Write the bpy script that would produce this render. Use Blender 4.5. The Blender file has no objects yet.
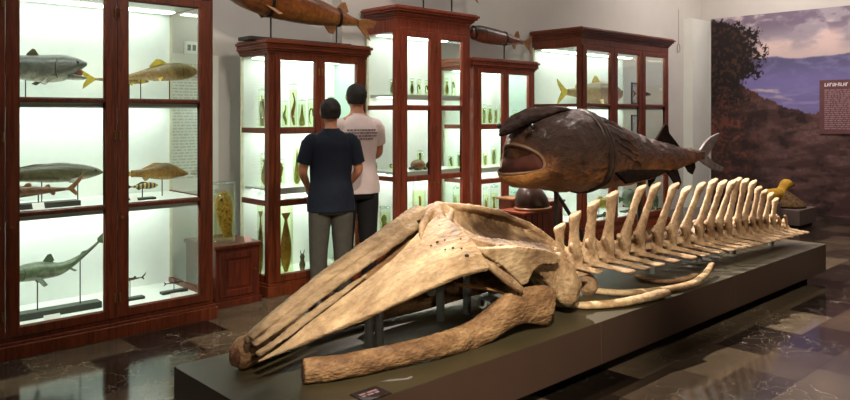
import bpy, bmesh, math, random
import numpy as np
from mathutils import Vector as V, Matrix, noise
random.seed(7)
SC = bpy.context.scene
COL = SC.collection
PI = math.pi

# ------------------------------------------------------------------ camera
H = 1.5; F = 728.0; CX = 425.0; HY = 115.0
SN, CS = 0.7288, 0.6847
def proj_r(X, Y): return SN*X - CS*Y, CS*X + SN*Y
def U(px, py, Y):
    "world point on the vertical plane at Y seen at this place of the photo"
    t = (px-CX)/F
    X = Y*(CS+SN*t)/(SN-CS*t)
    d = CS*X + SN*Y
    return V((X, Y, H-(py-HY)/F*d))
def Z(px, py, z):
    "world point on the horizontal plane at z"
    d = F*(H-z)/(py-HY); r = d*(px-CX)/F
    return V((SN*r+CS*d, -CS*r+SN*d, z))
cam = bpy.data.cameras.new('camera'); co = bpy.data.objects.new('camera', cam); COL.objects.link(co)
co.location = (0, 0, H); co.rotation_euler = (PI/2, 0, -math.asin(CS))
cam.sensor_width = 36; cam.lens = F/850*36; cam.shift_y = -(200-HY)/850; cam.clip_start = 0.05
SC.camera = co

# ------------------------------------------------------------------ tagging and linking
WM = {}
def tag(o, label=None, cat=None, group=None, kind=None):
    if label: o['label'] = label
    if cat: o['category'] = cat
    if group: o['group'] = group
    if kind: o['kind'] = kind
    return o
def root(name, label, cat, loc, group=None, rz=0.0):
    o = bpy.data.objects.new(name, None); COL.objects.link(o)
    o.empty_display_size = 0.1
    o.location = loc; o.rotation_euler = (0, 0, rz)
    WM[o.name] = Matrix.Translation(V(loc)) @ Matrix.Rotation(rz, 4, 'Z')
    return tag(o, label, cat, group)
def put(mb, name, mat, parent=None, origin=None, smooth=False, bevel=0, sub=0, local=False, label=None):
    bm = mb.bm if isinstance(mb, MB) else mb
    bmesh.ops.recalc_face_normals(bm, faces=bm.faces[:])
    me = bpy.data.meshes.new(name); bm.to_mesh(me); bm.free()
    for m in (mat if isinstance(mat, (list, tuple)) else [mat]): me.materials.append(m)
    o = bpy.data.objects.new(name, me); COL.objects.link(o)
    M = Matrix.Identity(4)
    if parent is not None:
        o.parent = parent; M = WM[parent.name]; WM[o.name] = M
    elif origin is not None:
        M = Matrix.Translation(V(origin)); o.location = origin; WM[o.name] = M
    else: WM[o.name] = M
    if not local: me.transform(M.inverted())
    if smooth:
        for p in me.polygons: p.use_smooth = True
    if bevel:
        b = o.modifiers.new('bevel', 'BEVEL'); b.width = bevel; b.segments = 2; b.limit_method = 'ANGLE'; b.angle_limit = 0.7
    if sub:
        s = o.modifiers.new('sub', 'SUBSURF'); s.levels = sub; s.render_levels = sub
    if label: o['label'] = label
    return o
def dup(r, loc, rz=0.0, s=1.0, label=None, group=None):
    n = r.copy(); COL.objects.link(n); n.location = loc; n.rotation_euler = (0, 0, rz); n.scale = (s, s, s)
    WM[n.name] = Matrix.Translation(V(loc)) @ Matrix.Rotation(rz, 4, 'Z')
    if label: n['label'] = label
    if group: n['group'] = group
    for c in list(r.children):
        k = c.copy(); COL.objects.link(k); k.parent = n
        for g in list(c.children):
            q = g.copy(); COL.objects.link(q); q.parent = k
    return n
def struct(mb, name, mat, **k):
    o = put(mb, name, mat, **k); o['kind'] = 'structure'; return o

# ------------------------------------------------------------------ mesh builder
class MB:
    def __init__(s): s.bm = bmesh.new()
    def face(s, vs, mi=0):
        try:
            f = s.bm.faces.new(vs); f.material_index = mi; return f
        except ValueError: return None
    def box(s, x0, x1, y0, y1, z0, z1, mi=0):
        v = [s.bm.verts.new((x, y, z)) for x in (x0, x1) for y in (y0, y1) for z in (z0, z1)]
        for q in ((0,1,3,2),(4,6,7,5),(0,4,5,1),(2,3,7,6),(0,2,6,4),(1,5,7,3)): s.face([v[i] for i in q], mi)
        return s
    def loft(s, rings, caps=True, closed=True, mi=0):
        R = [[s.bm.verts.new(p) for p in r] for r in rings]
        n = len(R[0])
        for a, b in zip(R, R[1:]):
            for i in range(n if closed else n-1):
                j = (i+1) % n
                s.face([a[i], a[j], b[j], b[i]], mi)
        if caps:
            s.face(R[0], mi); s.face(R[-1][::-1], mi)
        return s
    def tube(s, pts, rad, n=10, up=None, caps=True, mi=0, rnd=0.0):
        pts = [V(p) for p in pts]
        if not isinstance(rad, (list, tuple)): rad = [rad]*len(pts)
        rings = []; u = None
        for i, p in enumerate(pts):
            t = (pts[min(i+1, len(pts)-1)] - pts[max(i-1, 0)]).normalized()
            if up is not None: a = V(up)
            elif u is None: a = V((0, 0, 1)) if abs(t.z) < 0.9 else V((1, 0, 0))
            else: a = u
            u = (a - t*a.dot(t)).normalized(); w = t.cross(u)
            r = rad[i]; ru, rw = r if isinstance(r, (list, tuple)) else (r, r)
            ring = []
            for k in range(n):
                q = 2*PI*k/n
                f = 1+rnd*(noise.noise(p*9+V((k*1.7, i*.9, 3)))) if rnd else 1
                ring.append(p + u*(ru*math.cos(q)*f) + w*(rw*math.sin(q)*f))
            rings.append(ring)
        return s.loft(rings, caps, True, mi)
    def lathe(s, prof, c=(0, 0, 0), n=20, mi=0, caps=True):
        c = V(c)
        rings = [[c+V((r*math.cos(2*PI*k/n), r*math.sin(2*PI*k/n), z)) for k in range(n)] for r, z in prof]
        return s.loft(rings, caps, True, mi)
    def prism(s, poly, off, mi=0):
        "polygon (list of 3D points) extruded by off"
        off = V(off)
        a = [s.bm.verts.new(V(p)) for p in poly]; b = [s.bm.verts.new(V(p)+off) for p in poly]
        n = len(a); s.face(a, mi); s.face(b[::-1], mi)
        for i in range(n): s.face([a[i], b[i], b[(i+1) % n], a[(i+1) % n]], mi)
        return s
    def ball(s, c, r, n=12, m=8, mi=0):
        rx, ry, rz = r if isinstance(r, (list, tuple)) else (r, r, r)
        c = V(c)
        rings = []
        for j in range(m+1):
            th = PI*(0.02+0.96*j/m)
            rings.append([c+V((rx*math.sin(th)*math.cos(2*PI*k/n), ry*math.sin(th)*math.sin(2*PI*k/n), rz*math.cos(th))) for k in range(n)])
        return s.loft(rings, True, True, mi)
def spline(P, n=6):
    "Catmull-Rom through 3D points (or tuples of floats)"
    P = [tuple(p) for p in P]; out = []
    for i in range(len(P)-1):
        a, b, c, d = P[max(i-1, 0)], P[i], P[i+1], P[min(i+2, len(P)-1)]
        for k in range(n):
            t = k/n
            out.append(tuple(0.5*(2*b[q]+(c[q]-a[q])*t+(2*a[q]-5*b[q]+4*c[q]-d[q])*t*t+(3*b[q]-a[q]-3*c[q]+d[q])*t**3) for q in range(len(b))))
    out.append(P[-1]); return out

# ------------------------------------------------------------------ materials
def lin(c):
    return tuple((x/255/12.92 if x/255 <= .04045 else ((x/255+.055)/1.055)**2.4) for x in c)+(1,)
class NT:
    def __init__(s, name):
        s.m = bpy.data.materials.new(name); s.m.use_nodes = True; s.t = s.m.node_tree; s.t.nodes.clear()
        s.out = s.n('ShaderNodeOutputMaterial')
    def n(s, ty, **k):
        o = s.t.nodes.new(ty)
        for a, b in k.items():
            if a.startswith('_'): setattr(o, a[1:], b)
            else:
                i = o.inputs[a.replace('__', ' ')] if not a.startswith('i') or not a[1:].isdigit() else o.inputs[int(a[1:])]
                if hasattr(b, 'is_linked') or isinstance(b, bpy.types.NodeSocket): s.t.links.new(b, i)
                else: i.default_value = b
        return o
    def l(s, a, b): s.t.links.new(a, b)
    def coord(s, kind='Object', scale=(1, 1, 1), rot=(0, 0, 0)):
        c = s.n('ShaderNodeTexCoord'); m = s.n('ShaderNodeMapping', Vector=c.outputs[kind]); m.inputs['Scale'].default_value = scale
        m.inputs['Rotation'].default_value = rot
        return m.outputs[0]
    def noise(s, vec, scale, detail=4, rough=.55, dist=0):
        return s.n('ShaderNodeTexNoise', Vector=vec, Scale=scale, Detail=detail, Roughness=rough, Distortion=dist).outputs['Fac']
    def ramp(s, fac, stops, interp='LINEAR'):
        r = s.n('ShaderNodeValToRGB', Fac=fac); r.color_ramp.interpolation = interp
        e = r.color_ramp.elements
        while len(e) < len(stops): e.new(0.5)
        for i, (p, c) in enumerate(stops):
            e[i].position = p; e[i].color = c if len(c) == 4 else tuple(c)+(1,)
        return r.outputs[0]
    def mix(s, fac, a, b, mode='MIX'):
        m = s.n('ShaderNodeMix', _data_type='RGBA', _blend_type=mode)
        for i, x in ((0, fac), (6, a), (7, b)):
            if isinstance(x, bpy.types.NodeSocket): s.l(x, m.inputs[i])
            else: m.inputs[i].default_value = x
        return m.outputs[2]
    def math(s, op, a, b=0.0):
        m = s.n('ShaderNodeMath', _operation=op)
        for i, x in enumerate((a, b)):
            if isinstance(x, bpy.types.NodeSocket): s.l(x, m.inputs[i])
            else: m.inputs[i].default_value = x
        return m.outputs[0]
    def bsdf(s, color, rough=.5, spec=.5, bump=None, bstr=.3, bdist=.01, metal=0, coat=0, coatr=.1):
        b = s.n('ShaderNodeBsdfPrincipled', Metallic=metal)
        for k, x in (('Base Color', color), ('Roughness', rough), ('Specular IOR Level', spec), ('Coat Weight', coat), ('Coat Roughness', coatr)):
            if isinstance(x, bpy.types.NodeSocket): s.l(x, b.inputs[k])
            else: b.inputs[k].default_value = x
        if bump is not None:
            bp = s.n('ShaderNodeBump', Strength=bstr, Distance=bdist, Height=bump); s.l(bp.outputs[0], b.inputs['Normal'])
        s.l(b.outputs[0], s.out.inputs[0]); return s.m
def plain(name, c, rough=.5, spec=.5, metal=0, var=.12, scale=20, bstr=.05, coat=0):
    t = NT(name); v = t.coord(); n = t.noise(v, scale)
    c = lin(c); d = tuple(x*(1-var) for x in c[:3])+(1,); e = tuple(min(1, x*(1+var)) for x in c[:3])+(1,)
    return t.bsdf(t.ramp(n, [(.3, d), (.7, e)]), rough, spec, n, bstr, .005, metal, coat)
def wood(name, c1, c2, stretch=(14, 14, .9), rough=.36):
    t = NT(name); v = t.coord('Object', stretch)
    n = t.noise(v, 3.2, 6, .62, 1.2); n2 = t.noise(t.coord('Object', (1, 1, .5)), 2.5, 3)
    c = t.ramp(n, [(.3, lin(c1)), (.62, lin(c2)), (.8, tuple(x*.6 for x in lin(c2)[:3]))])
    c = t.mix(.35, c, t.ramp(n2, [(.3, (.35, .35, .35)), (.75, (1, 1, 1))]), 'MULTIPLY')
    return t.bsdf(c, rough, .5, n, .08, .004, coat=.1)
def glow(name, c, k):
    t = NT(name); e = t.n('ShaderNodeEmission', Color=tuple(c)+(1,), Strength=k); t.l(e.outputs[0], t.out.inputs[0]); return t.m
def glass(name, tint=(.97, 1, .975), refl=.05, rough=.0):
    t = NT(name)
    tr = t.n('ShaderNodeBsdfTransparent', Color=tuple(tint)+(1,)); gl = t.n('ShaderNodeBsdfGlossy', Color=(1, 1, 1, 1), Roughness=rough)
    lw = t.n('ShaderNodeLayerWeight', Blend=.25)
    f = t.math('MULTIPLY', lw.outputs['Fresnel'], .25); f = t.math('ADD', f, refl*.12)
    mx = t.n('ShaderNodeMixShader', i0=f, i1=tr.outputs[0], i2=gl.outputs[0]); t.l(mx.outputs[0], t.out.inputs[0]); return t.m
def bone(name, c1, c2, c3, scale=5, bstr=.6, rough=.62, grain=(1, 1, 1)):
    t = NT(name); v = t.coord('Object', grain)
    n1 = t.noise(v, scale, 6, .62, .6); n2 = t.noise(v, scale*7, 5, .7); vo = t.n('ShaderNodeTexVoronoi', Vector=v, Scale=scale*11).outputs['Distance']
    c = t.ramp(n1, [(.26, lin(c3)), (.45, lin(c2)), (.66, lin(c1))])
    c = t.mix(.55, c, t.ramp(n2, [(.34, (.38, .34, .3)), (.58, (1, 1, 1))]), 'MULTIPLY')
    c = t.mix(.35, c, t.ramp(vo, [(.0, (.35, .3, .25)), (.22, (1, 1, 1))]), 'MULTIPLY')
    h = t.math('ADD', t.math('MULTIPLY', n2, .6), t.math('ADD', n1, t.math('MULTIPLY', vo, .4)))
    return t.bsdf(c, rough, .35, h, bstr, .012)
def skin_fish(name, back, flank, belly, rough=.42, scale=9, coat=.12, bstr=.25, lo=.25, hi=.7):
    "counter-shaded hide: colour runs from back to belly over the body's own height"
    t = NT(name); c = t.n('ShaderNodeTexCoord'); sep = t.n('ShaderNodeSeparateXYZ', Vector=c.outputs['Generated'])
    v = t.coord('Object'); n = t.noise(v, scale, 6, .65, .8); n2 = t.noise(v, scale*6, 3)
    z = t.math('ADD', sep.outputs[2], t.math('MULTIPLY', t.math('SUBTRACT', n, .5), .55))
    col = t.ramp(z, [(lo-.2 if lo > .2 else 0, lin(belly)), (lo+.05, lin(flank)), (hi, lin(back))])
    n3 = t.noise(v, scale*2.2, 4, .6, .4); vo = t.n('ShaderNodeTexVoronoi', Vector=v, Scale=85).outputs['Distance']
    col = t.mix(.6, col, t.ramp(n2, [(.32, (.40, .37, .34)), (.6, (1, 1, 1))]), 'MULTIPLY')
    col = t.mix(.55, col, t.ramp(n3, [(.38, (.42, .40, .36)), (.58, (1, 1, 1))]), 'MULTIPLY')
    col = t.mix(.35, col, t.ramp(vo, [(.1, (1, 1, 1)), (.5, (.5, .48, .45))]), 'MULTIPLY')
    return t.bsdf(col, rough, .5, t.math('ADD', n2, vo), bstr, .006, coat=coat)
M = {}
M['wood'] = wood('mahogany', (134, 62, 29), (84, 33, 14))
M['wood_lit'] = wood('mahogany_lit', (164, 78, 50), (114, 46, 28))  # brighter copy of the mahogany, with the light on its front painted in
M['wood_h'] = wood('mahogany_rail', (134, 63, 30), (86, 34, 15), (.9, 14, 14))
M['wood_ped'] = wood('pedestal_wood', (112, 46, 24), (70, 25, 12))
M['wood_barrel'] = wood('red_brown_wood', (150, 62, 28), (92, 34, 16))
M['panel'] = plain('white_back_panel', (226, 233, 227), .7, .2, var=.02)
M['shelf'] = plain('pale_shelf', (225, 230, 224), .45, .4, var=.02)
M['glass'] = glass('cabinet_glass')
M['jar'] = glass('jar_glass', (.955, 1, .965), .2)
M['fluid'] = glass('preserving_fluid', (.955, .985, .80), .02)
M['led'] = glow('light_strip', (.95, 1, .94), 9)
M['led2'] = glow('front_light_strip', (.95, 1, .94), 37)
M['black'] = plain('black_metal', (18, 17, 17), .4, .5)
M['steel'] = plain('steel_pipe', (118, 120, 114), .4, .5, metal=.15)
M['brass'] = plain('brass', (150, 115, 60), .35, .5, metal=.9)
M['card'] = plain('white_card', (235, 235, 230), .7, .2, var=.03)
M['darkboard'] = plain('dark_board', (38, 36, 30), .5)
M['ink'] = plain('dark_ink', (60, 60, 58), .8, .1)
M['greenboard'] = plain('dark_green_board', (44, 50, 38), .5)
# ================================================================== ROOM
def floor_mat():
    t = NT('dark_marble_tiles')
    v = t.coord('Object', (1, 1, 1), (0, 0, 0))
    br = t.n('ShaderNodeTexBrick', Vector=v, Color1=(0, 0, 0, 1), Color2=(1, 1, 1, 1), Mortar=(.5, .5, .5, 1), Scale=1.0)
    br.inputs['Mortar Size'].default_value = .003; br.inputs['Brick Width'].default_value = .62; br.inputs['Row Height'].default_value = .31
    br.inputs['Bias'].default_value = 0; br.offset = .5
    tone = t.ramp(br.outputs['Color'], [(0, lin((26, 20, 16))), (.18, lin((70, 58, 45))), (.34, lin((38, 30, 25))), (.5, lin((88, 75, 58))), (.64, lin((48, 39, 31))), (.84, lin((92, 79, 62)))], 'CONSTANT')
    n1 = t.noise(v, 6, 6, .65, 1.0)
    tone = t.mix(.6, tone, t.ramp(n1, [(.25, (.4, .38, .36)), (.7, (1, 1, 1))]), 'MULTIPLY')
    wob = t.n('ShaderNodeVectorMath', _operation='ADD', i0=v, i1=t.n('ShaderNodeTexNoise', Vector=v, Scale=2.4, Detail=5).outputs['Color'])
    vo = t.n('ShaderNodeTexVoronoi', Vector=wob.outputs[0], Scale=5.5, _feature='DISTANCE_TO_EDGE').outputs['Distance']
    vein = t.ramp(vo, [(0, (1, 1, 1)), (.005, (.4, .4, .4)), (.014, (0, 0, 0))])
    msk = t.ramp(t.noise(v, 1.7, 3), [(.44, (0, 0, 0)), (.62, (1, 1, 1))])
    f = t.mix(1, vein, msk, 'MULTIPLY')
    tone = t.mix(t.math('MULTIPLY', f, .7), tone, lin((190, 172, 150)))
    tone = t.mix(t.math('MULTIPLY', br.outputs['Fac'], .8), tone, lin((24, 19, 15)))
    rough = t.math('ADD', .05, t.math('MULTIPLY', n1, .12))
    return t.bsdf(tone, rough, .5, n1, .03, .004)
def wall_mat(name, c):
    t = NT(name); v = t.coord(); n = t.noise(v, 3, 5); n2 = t.noise(v, 60, 3)
    a = lin(c); b = tuple(x*.93 for x in a[:3])
    return t.bsdf(t.ramp(n, [(.3, b), (.7, a)]), .85, .2, n2, .06, .003)
M['floor'] = floor_mat()
M['wall'] = wall_mat('painted_plaster', (190, 185, 177))
M['wall2'] = wall_mat('white_partition', (214, 214, 204))
M['ceiling'] = wall_mat('ceiling_paint', (190, 186, 180))
XE = 11.80; XS = -1.6; YF = -2.6; CH = 4.7; Y1 = 5.92; Y2 = 5.755; XSTEP = 4.291
struct(MB().box(XS-.2, XE+.2, YF-.2, Y1+.2, -.15, 0), 'floor', M['floor'])
struct(MB().box(XS-.2, XE+.2, YF-.2, Y1+.2, CH, CH+.15), 'ceiling', M['ceiling'])
struct(MB().box(XS-.2, XSTEP, Y1, Y1+.2, 0, CH), 'wall_back_near', M['wall'])
struct(MB().box(XSTEP, XE+.2, Y2, Y1+.2, 0, CH), 'wall_back', M['wall'])
struct(MB().box(XE, XE+.2, YF-.2, Y2, 0, CH), 'wall_end', M['wall'])
struct(MB().box(XS-.2, XE, YF-.2, YF, 0, CH), 'wall_front', M['wall'])
struct(MB().box(XS-.2, XS, YF, Y1, 0, CH), 'wall_start', M['wall'])
struct(MB().box(11.18, XE, 5.60, Y2, 0, 3.06), 'trim_1', M['wall2'])          # white boxed corner beside the mural

# ------------------------------------------------------------------ the printed mural
def vnoise(x, y, seed=0):
    xi = np.floor(x).astype(np.int64); yi = np.floor(y).astype(np.int64); xf = x-xi; yf = y-yi
    def h(a, b):
        n = (a*374761393+b*668265263+seed*974711) & 0xffffffff
        n = ((n ^ (n >> 13))*1274126177) & 0xffffffff
        return ((n ^ (n >> 16)) & 0xffff)/65535.0
    u = xf*xf*(3-2*xf); v = yf*yf*(3-2*yf)
    return (h(xi, yi)*(1-u)+h(xi+1, yi)*u)*(1-v)+(h(xi, yi+1)*(1-u)+h(xi+1, yi+1)*u)*v
def fbm(x, y, o=5, seed=0):
    r = 0; a = .5; n = 0
    for k in range(o):
        r = r+a*vnoise(x*2**k, y*2**k, seed+k); n += a; a *= .55
    return r/n
MY0, MY1, MZ1 = 5.58, 2.3, 3.10
def mural():
    nu, nv = 330, 300
    u = np.linspace(0, 1, nu)[None, :]*np.ones((nv, 1)); v = np.linspace(0, 1, nv)[:, None]*np.ones((1, nu))
    s = u*(MY0-MY1); z = v*MZ1                                # metres along and up the print
    def mixc(c, d, m): return c*(1-m[..., None])+np.array(d)*m[..., None]
    def st(a, b, x): t = np.clip((x-a)/(b-a), 0, 1); return t*t*(3-2*t)
    cl = fbm(s*1.1, z*2.3, 6, 3); c2 = fbm(s*3.2+5, z*6, 5, 11)
    c = np.ones((nv, nu, 3))*np.array((148, 138, 146.))
    c = mixc(c, (206, 180, 174), st(.40, .58, cl)*st(2.35, 2.5, z))
    c = mixc(c, (104, 90, 108), st(.44, .60, c2)*st(2.65, 2.95, z)*.85)
    c = mixc(c, (200, 176, 170), (1-st(2.44, 2.62, z))*.8)
    ridge = 2.40+.05*(fbm(s*2.2, s*0, 5, 21)-.5)*2+.03*np.exp(-((s-1.05)/.10)**2)
    m = st(.012, -.012, z-ridge)
    far = np.ones((nv, nu, 3))*np.array((92, 88, 122.))
    tex = fbm(s*5, z*12, 5, 31)
    far = mixc(far, (128, 122, 160), st(.45, .7, tex)*.6)
    far = mixc(far, (122, 112, 165), st(2.35, 2.0, z)*.8)
    val = fbm(s*2.2+z*2, z*9, 5, 41)
    far = mixc(far, (188, 172, 170), st(.5, .66, val)*np.exp(-((z-1.97+.12*s)/.10)**2))
    far = mixc(far, (150, 136, 184), st(.52, .7, fbm(s*3, z*16, 4, 47))*np.exp(-((z-1.72)/.14)**2)*.8)
    c = c*(1-m[..., None])+far*m[..., None]
    # forest slope in front
    edge = np.interp(s[0], [0, .45, .8, 1.2, 1.5, 1.75, 2.1, 2.6, 3.2], [2.05, 2.02, 1.80, 1.62, 1.52, 1.55, 1.62, 1.7, 1.75])[None, :]
    edge = edge+.07*(fbm(s*14, s*0+1, 4, 51)-.5)+.035*(vnoise(s*60, s*0+4, 53)-.5)
    m = st(.012, -.012, z-edge)
    t1 = fbm(s*7, z*8, 6, 61); t2 = fbm(s*26, z*26, 4, 67); t3 = fbm(s*3+z*4, z*9-s*2, 5, 71)
    fo = np.ones((nv, nu, 3))*np.array((74, 50, 48.))
    fo = mixc(fo, (40, 27, 27), st(.52, .36, t1)*.8)
    fo = mixc(fo, (132, 96, 92), st(.54, .70, t3)*st(.45, .62, t2)*st(.5, 1.4, s)*.9)
    fo = mixc(fo, (112, 62, 48), st(.5, .7, t1)*st(1.0, .5, s)*.8)
    fo = mixc(fo, (46, 28, 24), st(.58, .45, t2)*st(1.1, .4, s)*.6)
    fo = mixc(fo, (112, 82, 78), st(.5, 1.1, s)*st(.35, .65, t3)*.65)
    c = c*(1-m[..., None])+fo*m[..., None]
    # the dark tree at the edge
    L = fbm(s*9, z*9, 5, 81); L2 = fbm(s*22, z*22, 4, 83)
    cx = np.interp(z[:, 0], [1.6, 1.95, 2.2, 2.5, 2.8, 3.02, 3.1], [.55, .50, .78, .84, .74, .36, .02])[:, None]
    lim = cx*1.02+.75*(L-.5)+.42*(L2-.5)
    m = st(.02, -.02, s-lim)*st(1.55, 1.75, z)
    hole = st(.56, .60, L2)*st(.30, .0, cx-s)
    m = m*(1-hole)
    tr = np.ones((nv, nu, 3))*np.array((30, 21, 20.)); tr = mixc(tr, (70, 46, 36), st(.5, .68, L2)*.8)
    c = c*(1-m[..., None])+tr*m[..., None]
    m = st(.05, -.03, np.abs(s-.20-.06*(fbm(z*3, z*0, 3, 91)-.5))-.10)*st(2.0, 1.7, z)*st(.3, .6, z)*.7
    c = mixc(c, (96, 52, 38), m*st(.4, .6, t2))
    c = c/255.0; c = np.where(c <= .04045, c/12.92, ((c+.055)/1.055)**2.4)
    bm = bmesh.new()
    me = bpy.data.meshes.new('landscape_mural')
    vs = [(XE-.012, MY0-a*(MY0-MY1), b*MZ1) for b in np.linspace(0, 1, nv) for a in np.linspace(0, 1, nu)]
    fs = [(j*nu+i, (j+1)*nu+i, (j+1)*nu+i+1, j*nu+i+1) for j in range(nv-1) for i in range(nu-1)]
    n0 = len(vs)
    vs += [(XE-.001, MY0, 0), (XE-.001, MY0, MZ1), (XE-.001, MY1, MZ1), (XE-.001, MY1, 0)]
    fs += [(n0+3, n0+2, n0+1, n0), (n0, n0+1, (nv-1)*nu, 0), (n0+3, nu-1, nv*nu-1, n0+2), (n0+1, n0+2, nv*nu-1, (nv-1)*nu)]
    me.from_pydata(vs, [], fs)
    at = me.color_attributes.new('print', 'FLOAT_COLOR', 'POINT')
    full = np.ones((len(vs), 4), np.float32); full[:nv*nu, :3] = c.reshape(-1, 3)
    full[nv*nu:, :3] = .1
    at.data.foreach_set('color', full.ravel())
    t = NT('mural_print'); a = t.n('ShaderNodeAttribute'); a.attribute_name = 'print'
    t.bsdf(a.outputs['Color'], .55, .25); me.materials.append(t.m)
    o = bpy.data.objects.new('landscape_mural', me); COL.objects.link(o); bm.free()
    # origin at its foot
    off = V((XE-.012, (MY0+MY1)/2, 0)); me.transform(Matrix.Translation(-off)); o.location = off
    tag(o, 'large printed mural of wooded mountains under a purple cloudy sky on the end wall', 'mural')
mural()
# the text panel fixed on the mural
def wordbars(mb, org, ux, uz, nrm, w, h, line, fill=.55, seed=1, th=.0015, ragged=.25):
    "rows of small word-shaped marks"
    rnd = random.Random(seed); org = V(org); ux = V(ux); uz = V(uz); nrm = V(nrm)
    n = int(h/line)
    for k in range(n):
        z = h-(k+1)*line; x = 0; end = w*(1-ragged*rnd.random()*(1 if k % 4 == 3 else .2))
        while x < end-line*.4:
            ww = min(rnd.uniform(.6, 2.6)*line, end-x)
            p = org+ux*x+uz*z
            mb.prism([p, p+ux*ww, p+ux*ww+uz*line*fill, p+uz*line*fill], nrm*th)
            x += ww+line*.45
    return mb
M['panel_brown'] = plain('purple_brown_panel', (104, 66, 68), .6, .3)
M['panel_text'] = plain('pale_lettering', (150, 118, 122), .7, .2)
M['white_text'] = plain('white_lettering', (240, 236, 236), .7, .2)
px = XE-.014
r = root('text_panel', 'purple-brown text panel with white heading mounted over the mural', 'sign', (px, 3.42, 1.22))
put(MB().box(px-.022, px, 2.95, 3.90, 1.22, 2.02), 'board', M['panel_brown'], r, bevel=.003)
b = MB(); wordbars(b, (px-.022, 3.83, 1.29), (0, -1, 0), (0, 0, 1), (-1, 0, 0), .80, .60, .030, .62, 5)
put(b, 'body_text', M['panel_text'], r)
b = MB(); x = 0; rnd = random.Random(3)
for k in range(9):                                            # the heading: nine slanted capitals, too small to read
    y = 3.83-k*.036; z = 1.925
    b.prism([(px-.022, y, z), (px-.022, y-.010, z), (px-.022, y-.016, z+.05), (px-.022, y-.006, z+.05)], (-.002, 0, 0))
    zz = z+[0, .02, .04][k % 3]
    b.prism([(px-.022, y-.004, zz), (px-.022, y-.030, zz), (px-.022, y-.030, zz+.011), (px-.022, y-.004, zz+.011)], (-.002, 0, 0))
    if k % 2: b.prism([(px-.022, y-.022, z), (px-.022, y-.030, z), (px-.022, y-.034, z+.05), (px-.022, y-.026, z+.05)], (-.002, 0, 0))
put(b, 'heading', M['white_text'], r)
# text column and little plate on the wall between the two cabinets
r = root('wall_text_panel', 'tall pale text panel on the wall behind the fish jar', 'sign', (2.80, Y1, .9))
put(MB().box(2.45, 3.06, Y1-.012, Y1-.001, .85, 2.02), 'board', M['wall2'], r)
b = MB(); wordbars(b, (2.52, Y1-.012, .95), (1, 0, 0), (0, 0, 1), (0, -1, 0), .46, 1.0, .026, .5, 9)
put(b, 'body_text', plain('grey_lettering', (168, 170, 160), .8, .1), r)
r = root('wall_plate', 'small pale plate on the wall high between the first two cabinets', 'plate', (2.83, Y1, 2.05))
put(MB().box(2.74, 2.92, Y1-.018, Y1-.001, 2.02, 2.13), 'face', M['card'], r, bevel=.004)
b = MB()
for k in range(3): b.box(2.77+k*.045, 2.80+k*.045, Y1-.02, Y1-.018, 2.05, 2.10)
put(b, 'marks', M['ink'], r)
# framed pictures seen through the far cabinet
for k, (x, z0, z1, lab) in enumerate(((9.72, 1.66, 1.98, 'small framed picture on the wall, upper of two past the farthest cabinet'), (9.72, 1.18, 1.50, 'small framed picture on the wall, lower of two past the farthest cabinet'))):
    r = root('framed_picture', lab, 'picture', (x, Y2, z0), 'framed pictures past the far cabinet')
    b = MB(); w = .14
    b.box(x-w, x+w, Y2-.02, Y2-.002, z0, z0+.02); b.box(x-w, x+w, Y2-.02, Y2-.002, z1-.02, z1)
    b.box(x-w, x-w+.02, Y2-.02, Y2-.002, z0+.02, z1-.02); b.box(x+w-.02, x+w, Y2-.02, Y2-.002, z0+.02, z1-.02)
    put(b, 'frame', M['black'], r)
    put(MB().box(x-w+.02, x+w-.02, Y2-.012, Y2-.004, z0+.02, z1-.02), 'print', plain('picture_print', (150, 146, 150), .6, .3, var=.5, scale=14), r)
# hanging cord loop on the wall
c = U(679, 48, Y2-.02)
b = MB(); b.tube([(c.x, Y2-.012, c.z+.62), (c.x+.004, Y2-.012, c.z+.3), (c.x, Y2-.012, c.z+.07)], .004, 6)
b.tube([(c.x+.045*math.sin(a), Y2-.014, c.z+.07*math.cos(a)) for a in [2*PI*k/14 for k in range(15)]], .006, 6)
tag(put(b, 'cord_loop', plain('pale_cord', (150, 146, 138), .7), origin=(c.x, Y2-.012, c.z)), 'thin cord with a loop hanging on the wall beside the farthest cabinet', 'cord')
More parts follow.
